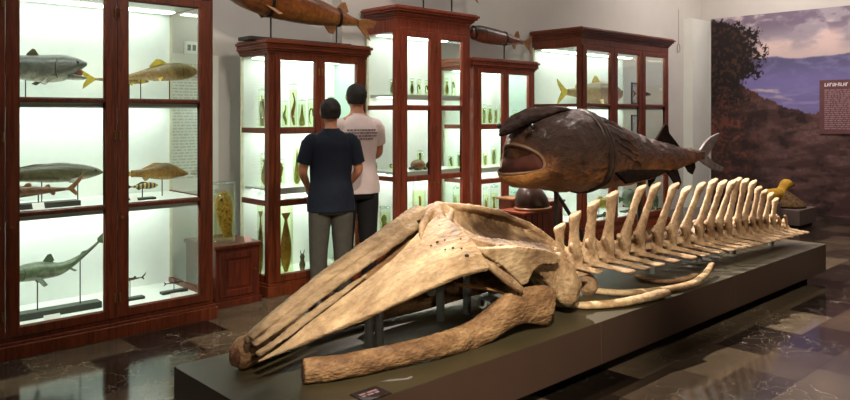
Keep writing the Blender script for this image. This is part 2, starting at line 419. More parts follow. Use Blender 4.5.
# ================================================================== CABINETS
YB = 5.72
M['lip_grey'] = plain('grey_shelf_lip', (186, 192, 182), .5, var=.03); M['strip'] = plain('pale_corner_strip', (206, 204, 176), .6); M['board'] = plain('reflection_green_board', (196, 222, 212), .5, var=.03)
def cabinet(label, X0, X1, yf, zp0, zp1, ztop, rails, shelves, wd, pw=.03, st=.08, rh=.045, corn=.07, sidepost=.05, group=None, leds=None, board=None):
    wv, wh = wd
    r = root('display_cabinet', label, 'cabinet', ((X0+X1)/2, (yf+YB)/2, 0), group)
    n = 3 if X1-X0 > 1.5 else 2
    # carcass: plinth, floor, corner posts, top
    b = MB()
    b.box(X0-.025, X1+.025, yf-.03, YB, 0, .085); b.box(X0-.012, X1+.012, yf-.016, YB, .085, .105)
    b.box(X0, X1, yf, YB, .105, zp0-.06)
    for x in (X0, X1-pw):
        b.box(x, x+pw, yf, yf+.05, zp0-.06, zp1+.06)
    b.box(X0, X1, yf, YB, zp1+.06, ztop-.12)
    put(b, 'carcass', wv, r, bevel=.004)
    for x in (X0, X1-.022):
        put(MB().box(x, x+.022, YB-.022, YB, zp0-.06, zp1+.06), 'corner_strip', M['strip'], r)
    # crown moulding
    b = MB(); z = ztop-.12
    for k, (o, h) in enumerate(((.010, .022), (.022, .016), (.036, .022), (corn-.014, .022), (corn, .024), (corn-.02, .014))):
        b.box(X0-o, X1+o, yf-o, YB, z, z+h); z += h
    put(b, 'cornice', wh, r, bevel=.004)
    put(MB().box(X0+.022, X1-.022, YB-.02, YB-.008, zp0-.05, zp1+.05), 'back_panel', M['panel'], r)
    put(MB().box(X0+.03, X1-.03, yf+.05, YB-.02, zp0-.06, zp0-.035), 'floor_board', M['shelf'], r)
    put(MB().box(X0+.03, X1-.03, yf+.05, YB-.02, zp1+.03, zp1+.055), 'ceiling_board', M['shelf'], r)
    # doors
    dw = (X1-X0-2*pw)/n
    for k in range(n):
        a, c = X0+pw+k*dw+.002, X0+pw+(k+1)*dw-.002
        b = MB(); y0, y1 = yf-.012, yf+.022; zb, zt = zp0-.055, zp1+.055
        b.box(a, a+st, y0, y1, zb, zt); b.box(c-st, c, y0, y1, zb, zt)
        b.box(a+st, c-st, y0, y1, zb, zp0); b.box(a+st, c-st, y0, y1, zp1, zt)
        for zr in rails: b.box(a+st, c-st, y0+.004, y1, zr-rh/2, zr+rh/2)
        # bead round the panes
        zz = [zp0]+[q for zr in rails for q in (zr-rh/2, zr+rh/2)]+[zp1]
        for z0, z1 in zip(zz[::2], zz[1::2]):
            e = .006
            b.box(a+st, a+st+e, y0+.012, y1, z0, z1); b.box(c-st-e, c-st, y0+.012, y1, z0, z1)
            b.box(a+st+e, c-st-e, y0+.012, y1, z0, z0+e); b.box(a+st+e, c-st-e, y0+.012, y1, z1-e, z1)
        d = put(b, 'door', wv, r, bevel=.003)
        put(MB().box(a+st+.002, c-st-.002, yf+.008, yf+.012, zp0+.002, zp1-.002), 'pane', M['glass'], d)
        hx = c-.014 if k < n-1 else a+.014
        for z in (zp0+.05, (zp0+zp1)/2+.1, zp1-.12): put(MB().tube([(hx, y0-.004, z), (hx, y0-.004, z+.06)], .006, 8), 'hinge', M['brass'], d)
        lx = a+.03 if k else c-.03
        b = MB(); b.tube([(lx, y0+.002, zp0+.62), (lx, y0-.012, zp0+.62)], .010, 10)
        put(b, 'lock', M['brass'], d)
    # glazed sides
    for x0, x1 in ((X0, X0+.03), (X1-.03, X1)):
        b = MB(); ya, yb = yf+.05, YB-.022
        b.box(x0, x1, ya, yb, zp0-.06, zp0); b.box(x0, x1, ya, yb, zp1+.035, zp1+.06)
        for zr in rails: b.box(x0+.004, x1-.004, ya, yb, zr-rh/2, zr+rh/2)
        b.box(x0, x1, ya, ya+.012, zp0-.06, zp1+.06)
        d = put(b, 'side_frame', wv, r)
        if board and x0 > X0: put(MB().box((x0+x1)/2-.004, (x0+x1)/2+.004, ya, yb, zp0, zp1+.035), 'side_board', M['board'], d)  # visitors' cabinet: board added, its pale green painted for the pane's reflection
        else: put(MB().box((x0+x1)/2-.002, (x0+x1)/2+.002, ya, yb, zp0, zp1+.035), 'side_pane', M['glass'], d)
    for z in shelves:
        sh = put(MB().box(X0+.035, X1-.035, yf+.04, YB-.022, z-.022, z), 'shelf', M['shelf'], r, bevel=.002)
        put(MB().box(X0+.035, X1-.035, yf+.032, yf+.042, z-.052, z), 'shelf_lip', M['lip_grey'], sh)
    for z in list(shelves)+[zp1+.03]:
        zz = z-.022 if z < zp1 else z-.002
        put(MB().box(X0+.06, X1-.06, YB-.20, YB-.10, zz-.008, zz), 'light_strip', M['led'], r)
        put(MB().box(X0+.06, X1-.06, yf+.06, yf+.09, zz-.008, zz), 'light_strip', M['led2'], r)
    return r
wd1 = (M['wood'], M['wood_h'])
cabinet('large mahogany glass cabinet of mounted fishes nearest the camera', .475, 2.545, 5.0, .19, 2.28, 2.54, [1.596, .885], [1.60, .89], wd1, rh=.022, st=.075)
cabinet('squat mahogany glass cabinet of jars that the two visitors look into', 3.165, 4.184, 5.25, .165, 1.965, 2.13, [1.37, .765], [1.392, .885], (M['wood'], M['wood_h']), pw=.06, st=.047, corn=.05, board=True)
cabinet('tall narrow mahogany glass cabinet with wide cornice behind the skull', 4.563, 5.581, 5.25, .2, 2.265, 2.55, [1.572, .88], [1.70, .945], (M['wood_lit'], M['wood_lit']), pw=.05, st=.075, corn=.075)
cabinet('squat mahogany glass cabinet of jars partly behind the big fish head', 5.64, 6.66, 5.25, .165, 1.955, 2.11, [1.375, .79], [1.397, .93], (M['wood_lit'], M['wood_lit']), pw=.06, st=.047, corn=.05, board=True)
cabinet('farthest mahogany glass cabinet of fishes beside the mural wall', 7.22, 9.29, 5.0, .21, 2.28, 2.54, [1.62, .90], [1.62, .90], wd1, rh=.03)
# low pedestal cupboard with the fish jar
X0, X1, y0, y1, zt = 2.67, 3.05, 5.20, 5.72, .484
r = root('pedestal_cupboard', 'low mahogany pedestal cupboard carrying the big fish jar', 'cupboard', ((X0+X1)/2, (y0+y1)/2, 0))
b = MB(); b.box(X0, X1, y0, y1, .05, zt-.03); b.box(X0-.015, X1+.015, y0-.015, y1, 0, .05); put(b, 'body', M['wood_ped'], r, bevel=.004)
put(MB().box(X0-.02, X1+.02, y0-.02, y1, zt-.03, zt), 'top', M['wood_ped'], r, bevel=.006)
b = MB(); a, c, e, g = X0+.03, X1-.03, .08, zt-.06
for q in ((a, a+.05, e, g), (c-.05, c, e, g), (a+.05, c-.05, e, e+.05), (a+.05, c-.05, g-.05, g)): b.box(q[0], q[1], y0-.014, y0, q[2], q[3])
b.box(a+.07, c-.07, y0-.008, y0, e+.07, g-.07)
d = put(b, 'door', M['wood_ped'], r, bevel=.004)
put(MB().tube([(c-.02, y0-.014, .27), (c-.02, y0-.03, .27)], .009, 8), 'knob', M['brass'], d)
# ================================================================== MOUNTED FISHES
def mat_fin(name, c): return plain(name, c, .45, .4, var=.3, scale=30, coat=.2)
def fish(name, label, cat, loc, L, prof, tail, fins, mats, rz=0, group=None, rods=(), base=None, mouth=False, bodyf=.86, bend=None, pitch=0.0, eye=True, hz=.0, rod_r=.004, straps=()):
    """nose towards +x. prof: (t, centre, half height, half width) in units of L, t from nose to tail root; hz height of the axis above loc"""
    r = root(name, label, cat, loc, group, rz)
    mb_, mf = mats
    def ax(t):
        x = L/2-t*L*bodyf
        z = hz+math.sin(pitch)*x
        if bend: z += bend(t)*L
        return x, z
    P = spline(prof, 4)
    b = MB(); rings = []
    for t, c, hh, hw in P:
        x, z = ax(t)
        rings.append([(x, hw*L*math.cos(2*PI*k/16), z+c*L+hh*L*math.sin(2*PI*k/16)) for k in range(16)])
    b.loft(rings)
    body = put(b, 'body', mb_, r, smooth=True, local=True)
    i = min(range(len(P)), key=lambda q: abs(P[q][0]-.20)); t, c, hh, hw = P[i]; x, z = ax(t)
    for sd in (-1, 1):                                        # edge of the gill cover
        e = MB(); e.tube([(x+.035*L*math.cos(a)*-1, sd*hw*L*math.cos(a*.8)*1.0, z+c*L+hh*L*.82*math.sin(a)) for a in [-1.25+.25*q for q in range(11)]], .004*L, 6)
        put(e, 'gill_edge', M['fin_d'], body, local=True, smooth=True)
    if eye:
        i = min(range(len(P)), key=lambda q: abs(P[q][0]-.075)); t, c, hh, hw = P[i]; x, z = ax(t)
        for s in (-1, 1):
            e = MB(); e.ball((x, s*hw*L*.86, z+c*L+hh*L*.4), L*.011, 8, 6); put(e, 'eye', M['black'], body, local=True, smooth=True)
    if mouth:
        t, c, hh, hw = P[2]; x, z = ax(0)
        e = MB(); e.ball((x-.065*L, 0, z-.028*L), (.045*L, .044*L, .034*L), 12, 8); put(e, 'gullet', M['gullet_small'], body, local=True, smooth=True)
        e = MB(); e.loft([[(x+a*L, hw_*L*math.cos(2*PI*k/12), z+c_*L+hh_*L*math.sin(2*PI*k/12)) for k in range(12)] for a, c_, hh_, hw_ in ((.0, -.062, .006, .016), (-.02, -.062, .013, .032), (-.07, -.055, .022, .05), (-.13, -.045, .03, .058))])
        put(e, 'lower_jaw', mb_, body, local=True, smooth=True)
    th = max(.004, L*.008)
    x, z = ax(1); zc = P[-1][1]*L
    b = MB(); b.prism([(x+.02*L, -th/2, z+zc+P[-1][2]*L*.8)]+[(x-a*L, -th/2, z+zc+c*L) for a, c in tail]+[(x+.02*L, -th/2, z+zc-P[-1][2]*L*.8)], (0, th, 0))
    put(b, 'tail_fin', mf, r, local=True, bevel=th*.3)
    for f in fins:
        kind, t0, t1, h, lean = f
        def prof_at(t):
            i = min(range(len(P)), key=lambda q: abs(P[q][0]-t)); return P[i]
        q0, q1 = prof_at(t0), prof_at(t1); (xa, za), (xb, zb) = ax(t0), ax(t1)
        if kind in ('dorsal', 'anal'):
            s = 1 if kind == 'dorsal' else -1
            a0 = za+q0[1]*L+s*q0[2]*L*.9; a1 = zb+q1[1]*L+s*q1[2]*L*.9
            b = MB(); b.prism([(xa, -th/2, a0), (xa-(xa-xb)*.35-lean*L*.5, -th/2, a0+s*h*L*.9), (xa-(xa-xb)*.55-lean*L, -th/2, a0+s*h*L), (xb-lean*L*.7, -th/2, a1+s*h*L*.35), (xb, -th/2, a1)], (0, th, 0))
            put(b, 'dorsal_fin' if s > 0 else 'anal_fin', mf, r, local=True, bevel=th*.3)
        else:                                                # paired fins
            for s in (-1, 1):
                a0 = za+q0[1]*L-q0[2]*L*.55; yy = s*q0[3]*L*.8
                b = MB(); b.prism([(xa, yy, a0), (xb, yy, a0-.01*L), (xb-lean*L, yy+s*h*L*.55, a0-h*L*.85), (xa-(xa-xb)*.5-lean*L, yy+s*h*L*.6, a0-h*L)], (0, s*th, .002))
                put(b, kind+'_fin', mf, r, local=True, bevel=th*.3)
    for x in rods:
        b = MB(); i = min(range(len(P)), key=lambda q: abs(ax(P[q][0])[0]-x)); zt = ax(P[i][0])[1]+P[i][1]*L-P[i][2]*L*.6
        b.tube([(x, 0, 0), (x, 0, zt)], rod_r, 8); put(b, 'rod', M['black'], r, local=True)
    for t in straps:
        i = min(range(len(P)), key=lambda q: abs(P[q][0]-t)); _, c, hh, hw = P[i]; x, z = ax(t)
        b = MB(); b.loft([[(x+dx, (hw*L+e)*math.cos(2*PI*k/20), z+c*L+(hh*L+e)*math.sin(2*PI*k/20)) for k in range(20)] for dx, e in ((-.014, 0), (-.014, .006), (.014, .006), (.014, 0))], caps=False)
        put(b, 'strap', M['black'], r, local=True)
    if base:
        bx0, bx1, by, bh, bmat = base
        b = MB(); b.box(bx0, bx1, -by, by, 0, bh); put(b, 'base', bmat, r, local=True, bevel=.004)
    return r
PLUMP = [(0, 0, .012, .010), (.05, .0, .045, .035), (.16, .0, .085, .055), (.36, .004, .105, .062), (.6, .0, .085, .048), (.82, .0, .045, .024), (1, 0, .026, .010)]
SLIM = [(0, -.01, .008, .008), (.06, -.004, .030, .024), (.18, .0, .052, .040), (.40, .0, .062, .046), (.64, .0, .048, .034), (.85, .0, .027, .018), (1, 0, .016, .008)]
BIGH = [(0, .032, .014, .024), (.03, .028, .030, .042), (.08, .018, .055, .058), (.17, .0, .086, .075), (.34, -.01, .086, .07), (.6, .0, .062, .05), (.85, .0, .03, .02), (1, 0, .018, .01)]
FORK = [(.02, .03), (.14, .11), (.125, .06), (.08, .0), (.12, -.06), (.14, -.11), (.02, -.03)]
SHARK = [(.02, .02), (.10, .09), (.18, .17), (.15, .08), (.08, .0), (.12, -.05), (.10, -.08), (.03, -.02)]
M['gullet_small'] = plain('reddish_mouth', (120, 50, 36), .6)
M['f_gray'] = skin_fish('grey_fish_skin', (72, 76, 68), (118, 120, 108), (206, 200, 180), .4)
M['f_tan'] = skin_fish('tan_fish_skin', (120, 104, 52), (176, 142, 88), (206, 176, 130), .4)
M['f_olive'] = skin_fish('olive_fish_skin', (62, 62, 34), (120, 118, 82), (176, 172, 140), .4)
M['f_rust'] = skin_fish('rusty_fish_skin', (112, 72, 40), (156, 104, 62), (190, 150, 110), .4)
M['f_gold'] = skin_fish('golden_fish_skin', (108, 82, 26), (160, 118, 44), (190, 150, 80), .4)
M['f_green'] = skin_fish('green_shark_skin', (58, 74, 50), (96, 116, 84), (170, 180, 148), .4)
M['f_dark'] = skin_fish('dark_fish_skin', (46, 46, 36), (84, 80, 60), (150, 144, 112), .4)
M['f_copper'] = skin_fish('coppery_varnished_skin', (70, 42, 22), (158, 88, 34), (170, 120, 52), .28, coat=.7)
M['f_brown'] = skin_fish('brown_varnished_skin', (66, 34, 22), (140, 70, 40), (156, 92, 56), .28, coat=.7)
M['fin_y'] = mat_fin('yellow_fin', (176, 156, 50)); M['fin_o'] = mat_fin('olive_fin', (74, 72, 44)); M['fin_b'] = mat_fin('brown_fin', (136, 92, 54))
M['fin_g'] = mat_fin('green_fin', (62, 76, 54)); M['fin_t'] = mat_fin('tan_fin', (150, 118, 62)); M['fin_d'] = mat_fin('dark_fin', (50, 46, 36))
t = NT('banded_fish_skin'); v = t.coord('Object'); w = t.n('ShaderNodeTexWave', Vector=v, Scale=11, Distortion=1.2)
t.bsdf(t.ramp(w.outputs['Fac'], [(.35, lin((50, 46, 24))), (.55, lin((164, 150, 84)))]), .4, coat=.3); M['f_band'] = t.m
def at(px_nose, py, L, Y, zb):
    p = U(px_nose, py, Y); return (p.x-L/2, Y, zb), p.z-zb
S1, S2, S3 = 1.60, .89, .155
Y = 5.36
loc, hz = at(86, 69, 1.05, Y, S1)
fish('mounted_fish', 'big grey fish with gaping mouth on the top shelf of the nearest cabinet', 'fish', loc, 1.05, BIGH, FORK, [('dorsal', .33, .42, .05, .0), ('dorsal', .50, .8, .03, .02), ('pectoral', .23, .30, .06, .05), ('pelvic', .36, .40, .03, .01)], (M['f_gray'], M['fin_o']), hz=hz, rods=(.14, -.2), mouth=True)
loc, hz = at(198, 72, .66, 5.36, S1)
fish('mounted_fish', 'tan snub-finned fish pointing at the side pane, top shelf of nearest cabinet', 'fish', loc, .66, PLUMP, FORK, [('dorsal', .42, .66, .05, .03), ('pelvic', .52, .58, .05, .01), ('anal', .72, .82, .05, .01)], (M['f_tan'], M['fin_y']), hz=hz, rods=(.10, -.12), bend=lambda t: -.10*t*t)
loc, hz = at(149, 81, .46, 5.5, S1)
fish('mounted_fish', 'slim tan fish with yellow forked tail behind the snub-finned one, nearest cabinet', 'fish', loc, .46, SLIM, [(.02, .03), (.22, .15), (.19, .06), (.13, .0), (.18, -.08), (.19, -.16), (.02, -.03)], [('pelvic', .3, .36, .06, .02), ('anal', .6, .68, .05, .01)], (M['f_tan'], M['fin_y']), hz=hz, rods=(.08,))
loc, hz = at(103, 171, .86, 5.34, S2)
fish('mounted_fish', 'long olive-backed fish above the rust-brown shark, nearest cabinet', 'fish', loc, .86, [(0, -.01, .006, .006), (.05, -.004, .03, .024), (.18, 0, .06, .046), (.40, .006, .078, .05), (.64, .004, .06, .04), (.85, 0, .04, .02), (1, 0, .025, .012)], FORK, [('dorsal', .3, .85, .012, .0), ('pectoral', .22, .3, .045, .03), ('anal', .75, .85, .03, .02)], (M['f_olive'], M['fin_o']), hz=hz, rods=(.26, .03, -.2))
loc, hz = at(-22, 190, .62, 5.22, S2)
c = U(80, 190, 5.22).x
fish('mounted_fish', 'small rust-brown shark beneath the olive-backed fish in the nearest cabinet', 'fish', (c-.31, 5.22, S2), .62, SLIM, SHARK, [('dorsal', .5, .58, .04, .03), ('dorsal', .74, .8, .03, .02), ('pectoral', .3, .38, .05, .03), ('anal', .8, .86, .03, .02)], (M['f_rust'], M['fin_b']), hz=U(50, 190, 5.22).z-S2, rods=(-.05,), rz=PI, base=(-.30, .34, .05, .035, M['darkboard']))
loc, hz = at(188, 170, .51, 5.36, S2)
fish('mounted_fish', 'humped golden-brown fish above the banded fish, middle shelf of the nearest cabinet', 'fish', loc, .51, [(0, -.05, .01, .01), (.06, -.045, .04, .03), (.2, -.02, .085, .05), (.38, .0, .125, .06), (.6, .0, .105, .05), (.82, -.01, .06, .026), (1, -.01, .05, .014)], FORK, [('dorsal', .34, .8, .03, .02), ('pelvic', .45, .55, .03, .02), ('anal', .68, .8, .04, .02)], (M['f_gold'], M['fin_t']), hz=hz, rods=(.05,))
loc, hz = at(158, 185, .23, 5.22, S2)
fish('mounted_fish', 'small dark banded fish under the humped golden fish in the nearest cabinet', 'fish', loc, .23, PLUMP, FORK, [('dorsal', .34, .8, .04, .02), ('anal', .6, .8, .04, .02), ('pectoral', .3, .36, .05, .03)], (M['f_band'], M['fin_d']), hz=hz, rods=(.0,), base=(-.09, .09, .035, .015, M['darkboard']))
c = U(60, 268, 5.30)
def sharkbend(t): return .34*max(0, t-.55)**1.5*2-.02*math.sin(PI*t)+.0
fish('mounted_shark', 'green shark with upturned tail on a dark board, bottom of the nearest cabinet', 'shark', (c.x, 5.30, S3), .72, [(0, -.03, .02, .014), (.05, -.02, .05, .04), (.18, 0, .075, .06), (.38, .012, .085, .062), (.62, .0, .055, .04), (.85, -.0, .024, .018), (1, 0, .014, .009)], [(-.02, .03), (.06, .10), (.13, .26), (.10, .10), (.10, .02), (.05, -.03)], [('dorsal', .40, .50, .07, .03), ('dorsal', .78, .84, .04, .02), ('pectoral', .30, .38, .09, .04), ('pelvic', .66, .72, .03, .02)], (M['f_green'], M['fin_g']), hz=c.z-S3+.005, rods=(.14, -.13), base=(-.26, .27, .05, .045, M['greenboard']), rz=PI, bend=sharkbend)
for (px, py, L, nm, lab, m, f) in ((145, 277, .22, 'mounted_shark', 'very small dark shark low in the door next to the green shark', 'f_dark', 'fin_d'), (184, 281, .16, 'mounted_fish', 'tiny dark fish low beside the end pane of the nearest cabinet', 'f_dark', 'fin_d')):
    c = U(px, py, 5.32)
    fish(nm, lab, 'fish' if 'fish' in nm else 'shark', (c.x-L/2, 5.32, S3), L, SLIM, SHARK if 'shark' in nm else FORK, [('dorsal', .4, .52, .07, .03), ('dorsal', .7, .8, .05, .03), ('pectoral', .3, .4, .07, .04)], (M[m], M[f]), hz=c.z-S3, rods=(0,), base=(-.10, .10, .03, .02, M['greenboard']), rz=PI if 'shark' in nm else 0, rod_r=.003)
# label cards and dark display boards in the nearest cabinet
for k, (px, py, z, w, lab) in enumerate(((38, 206, S2, .07, 'white label card in front of the rust-brown shark'), (133, 197, S2, .05, 'white label card under the banded fish'), (52, 311, S3, .10, 'white label card lying by the green shark board'), (176, 296, S3, .08, 'white label card lying by the tiny dark fish'))):
    c = U(px, py, 5.12)
    tag(put(MB().prism([(c.x-w/2, 5.09, z+.001), (c.x+w/2, 5.09, z+.001), (c.x+w/2, 5.125, z+.045), (c.x-w/2, 5.125, z+.045)], (0, .003, 0)), 'label_card', M['card'], origin=(c.x, 5.1, z)), lab, 'label', 'label cards in the nearest cabinet')
# ------------------------------------------------------------------ fishes on top of the cabinets
BIGS = [(0, .0, .025, .02), (.04, .0, .055, .04), (.14, .0, .085, .065), (.34, .0, .100, .07), (.6, .0, .085, .06), (.82, .0, .052, .032), (1, 0, .02, .012)]
c0 = U(234, 2, 5.50); c1 = U(352, 22, 5.5)
L = 1.62; cx = c0.x+L/2-.10
fish('mounted_fish', 'long coppery fish on rods on top of the visitors\' squat cabinet', 'fish', (cx, 5.50, 2.13), L, BIGS, [(.02, .02), (.06, .03), (.15, .02), (.12, -.02), (.07, -.03), (.10, -.10), (.07, -.085), (.0, -.02)], [('dorsal', .82, .9, .045, .03), ('anal', .72, .80, .05, .03), ('pectoral', .24, .3, .05, .04)], (M['f_copper'], M['fin_b']), rz=PI, hz=.325, rods=(.36, -.34), rod_r=.008, pitch=.13, straps=(.3, .84), base=(-.44, .62, .10, .03, M['darkboard']))
c = U(447, 0, 5.45)
fish('mounted_fish', 'fish on rods on top of the tall cabinet, showing two drooping fins', 'fish', (c.x-.12, 5.42, 2.55), 1.15, BIGS, FORK, [('pectoral', .26, .34, .075, .06), ('pelvic', .58, .64, .06, .05), ('dorsal', .6, .72, .05, .03)], (M['f_brown'], M['fin_b']), rz=PI, hz=.30, rods=(.25, -.16), rod_r=.008, base=(-.34, .38, .09, .02, M['darkboard']))
c0 = U(471, 42, 5.45); L = 1.05
fish('mounted_fish', 'brown varnished fish with black straps on top of the fish-head cabinet', 'fish', (c0.x+L/2, 5.45, 2.11), L, [(0, -.0, .02, .02), (.03, .0, .06, .045), (.14, .0, .088, .06), (.34, .0, .09, .062), (.6, .0, .075, .05), (.82, .0, .045, .03), (1, 0, .025, .012)], [(.02, .02), (.10, .06), (.16, .085), (.12, .0), (.11, -.06), (.13, -.12), (.02, -.02)], [('dorsal', .8, .9, .07, .03), ('anal', .76, .82, .05, .03)], (M['f_brown'], M['fin_b']), rz=PI, hz=.265, rods=(-.03,), rod_r=.009, pitch=.06, straps=(.05, .62), base=(-.2, .2, .08, .02, M['darkboard']))
# ------------------------------------------------------------------ fishes of the farthest cabinet
Y = 5.36; S1, S2, S3 = 1.62, .90, .175
def nose(px, py, z): q = U(px, py, Y); return q.x, q.z-z
n, t = U(622, 93, 5.5).x, U(557, 93, 5.5).x; hz = U(590, 93, 5.5).z-S1
fish('mounted_fish', 'big golden salmon-like fish on the upper shelf of the farthest cabinet', 'fish', ((n+t)/2, 5.5, S1), n-t, PLUMP, FORK, [('dorsal', .42, .55, .06, .02), ('pelvic', .45, .52, .06, .01), ('anal', .66, .74, .06, .01), ('dorsal', .8, .85, .03, .02)], (M['f_tan'], M['fin_y']), hz=hz, rods=(.1,))
n, n2 = U(633, 94, 5.22).x, U(651, 94, 5.22).x; hz = U(642, 94, 5.22).z-S1
fish('mounted_fish', 'small dark fish beyond the golden one on the upper shelf of the farthest cabinet', 'fish', ((n+n2)/2, 5.22, S1), n2-n, SLIM, FORK, [('dorsal', .4, .55, .05, .02), ('anal', .6, .7, .04, .01)], (M['f_dark'], M['fin_d']), hz=hz, rods=(.0,))
n, hz = nose(612, 202, S3); n2, _ = nose(585, 202, S3)
fish('mounted_fish', 'bright yellow fish low in the farthest cabinet behind the whale vertebrae', 'fish', ((n+n2)/2, Y, S3), n-n2+.05, PLUMP, FORK, [('dorsal', .35, .7, .05, .02), ('anal', .6, .75, .05, .01)], (skin_fish('yellow_fish_skin', (140, 130, 20), (196, 180, 40), (210, 200, 110)), M['fin_y']), hz=hz, rods=(0,), base=(-.15, .15, .04, .02, M['greenboard']))
q = U(629, 198, Y)
r = root('mounted_ray', 'roundish dark green mounted fish low in the middle door of the farthest cabinet', 'fish', (q.x, Y, S3))
put(MB().ball((q.x, Y, q.z), (.13, .08, .13), 16, 10), 'body', M['f_green'], r, smooth=True)
put(MB().prism([(q.x-.11, Y-.004, q.z), (q.x-.26, Y-.004, q.z+.04), (q.x-.25, Y-.004, q.z-.05)], (0, .008, 0)), 'tail_fin', M['fin_g'], r)
put(MB().ball((q.x+.09, Y-.055, q.z+.03), .02), 'eye', M['black'], r, smooth=True)
put(MB().tube([(q.x, Y, S3), (q.x, Y, q.z)], .006, 8), 'rod', M['black'], r)
put(MB().box(q.x-.16, q.x+.16, Y-.05, Y+.05, S3, S3+.02), 'base', M['greenboard'], r, bevel=.003)
for px, L, lab in ((604, .30, 'flat dark green fish lying under the bright yellow one'), (640, .34, 'flat green fish lying in front of the round one, farthest cabinet')):
    q = U(px, 212, 5.15)
    fish('mounted_fish', lab, 'fish', (q.x, 5.15, S3), L, PLUMP, FORK, [('dorsal', .35, .7, .05, .02)], (M['f_green'], M['fin_g']), hz=.06, rods=(0,))
for k, px in enumerate((645, 651, 656)):
    q = U(px, 200, 5.12)
    r = root('dark_specimen', ('dark upright specimen low in the farthest cabinet, %s of three from the left') % ('first', 'second', 'third')[k], 'specimen', (q.x, 5.12, S3), 'dark specimens by the far end pane')
    put(MB().lathe([(.04, 0), (.04, .015), (.012, .02), (.03, .08), (.036, .16), (.02, .22), (.004, .25)], (q.x, 5.12, S3), 10), 'body', M['f_green'], r, smooth=True)
    put(MB().box(q.x-.045, q.x+.045, 5.075, 5.165, S3-.0, S3+.012), 'base', M['greenboard'], r)

# ================================================================== JARS
M['s_brown'] = skin_fish('brown_specimen', (128, 80, 26), (168, 116, 40), (190, 150, 66), .5)
M['s_green'] = skin_fish('green_specimen', (128, 126, 40), (168, 160, 60), (200, 190, 100), .5)
M['s_yel'] = skin_fish('yellow_specimen', (150, 140, 40), (178, 164, 66), (200, 190, 110), .5)
M['s_dark'] = skin_fish('dark_specimen', (62, 58, 30), (104, 90, 46), (140, 126, 72), .5)
M['lid'] = glass('ground_glass_lid', (.82, .9, .84), .4, .2)
def jar(label, x, y, z, rad, h, kind, mat, fill=.86, group=None, name='specimen_jar', seed=0):
    r = root(name, label, 'jar', (x, y, z), group)
    w = .003
    b = MB(); b.lathe([(rad, 0), (rad, h*.93), (rad*.88, h*.96), (rad*.9, h*.985)], (x, y, z), 20, caps=False)
    b.lathe([(rad, 0), (.001, .0005)], (x, y, z), 20, caps=False)
    g = put(b, 'glass', M['jar'], r, smooth=True)
    b = MB(); b.lathe([(rad*.95, h*.97), (rad*.98, h*.99), (rad*.7, h*1.005), (rad*.16, h*1.01), (rad*.16, h*1.03), (.002, h*1.035)], (x, y, z), 16); put(b, 'lid', M['lid'], r, smooth=True)
    b = MB(); b.lathe([(rad-w*2, .004), (rad-w*2, h*fill)], (x, y, z), 20); put(b, 'fluid', M['fluid'], r)
    rn = random.Random(seed+int(x*1000)); b = MB(); q = rad*.74
    if kind == 'eel':
        b.tube([(x+q*.55*math.sin(k*.55+seed), y+q*.3*math.cos(k*.5), z+.02+h*(fill-.12)*k/14) for k in range(15)], [q*(.22+.40*math.sin(PI*min(1, (k+1)/12))) for k in range(15)], 8)
    elif kind == 'fish':
        zz = h*(fill-.1)
        P = spline([(0, .3), (.08, .7), (.28, 1.15), (.52, 1.05), (.76, .55), (.88, .3), (.94, .65), (1, 1.0)], 3)
        b.loft([[(x+q*max(.05, p[1])*math.cos(a), y+q*.4*max(.1, p[1]*(.3 if p[0] > .9 else 1))*math.sin(a), z+.012+zz*p[0]) for a in [2*PI*k/10 for k in range(10)]] for p in P])
    elif kind == 'blob':
        for k in range(6):
            b.ball((x+rn.uniform(-.3, .3)*q, y+rn.uniform(-.3, .3)*q, z+.02+h*fill*(.12+.13*k)), (q*rn.uniform(.45, .75), q*.5, h*fill*.13), 9, 6)
    elif kind == 'strips':
        for k in range(5):
            dx = (k-2)*q*.36
            b.tube([(x+dx+q*.12*math.sin(j+k), y+rn.uniform(-.1, .1)*q, z+.012+h*fill*(rn.uniform(.75, .95))*j/8) for j in range(9)], [(q*.16, q*.1)]*9, 6)
    elif kind == 'cone':
        b.lathe([(q*.6, .012), (q*.95, h*.1), (q*.9, h*.25), (q*.45, h*.5), (q*.25, h*.7), (q*.1, h*.84)], (x, y, z), 12)
    elif kind == 'curl':
        b.tube([(x+q*.75*math.cos(k*.45), y+q*.3, z+h*fill*.45+h*fill*.32*math.sin(k*.45)) for k in range(11)], [q*(.32-.02*k) for k in range(11)], 8)
    put(b, 'specimen', mat, r, smooth=True)
    return r
KW = {'eel': 'winding eel', 'fish': 'upright fish', 'blob': 'lumpy specimen', 'strips': 'thin strips', 'cone': 'pointed cone', 'curl': 'curled specimen'}
MW = {'s_brown': 'brown', 's_green': 'green', 's_yel': 'yellow', 's_dark': 'dark'}
ORD = ['first', 'second', 'third', 'fourth', 'fifth', 'sixth', 'seventh', 'eighth']
def row(cab, where, z, items):
    for k, (px, py_top, wpx, Yj, kind, m) in enumerate(items):
        p = U(px, py_top, Yj); d = CS*p.x+SN*Yj
        jar('jar with %s %s, %s from left on the %s of the %s' % (MW[m], KW[kind], ORD[k], where, cab), p.x, Yj, z, wpx/2/F*d, (p.z-z)/1.035, kind, M[m], group='specimen jars of the %s, %s' % (cab, where), seed=k)
A = "visitors' cabinet"
row(A, 'top shelf', 1.393, [(262, 88, 8, 5.52, 'strips', 's_brown'), (285, 100, 7, 5.60, 'eel', 's_green'), (293.5, 82, 8, 5.40, 'eel', 's_brown'), (302, 99, 8, 5.40, 'cone', 's_green'), (312, 98, 9, 5.42, 'curl', 's_green'), (331, 96, 8, 5.5, 'strips', 's_green')])
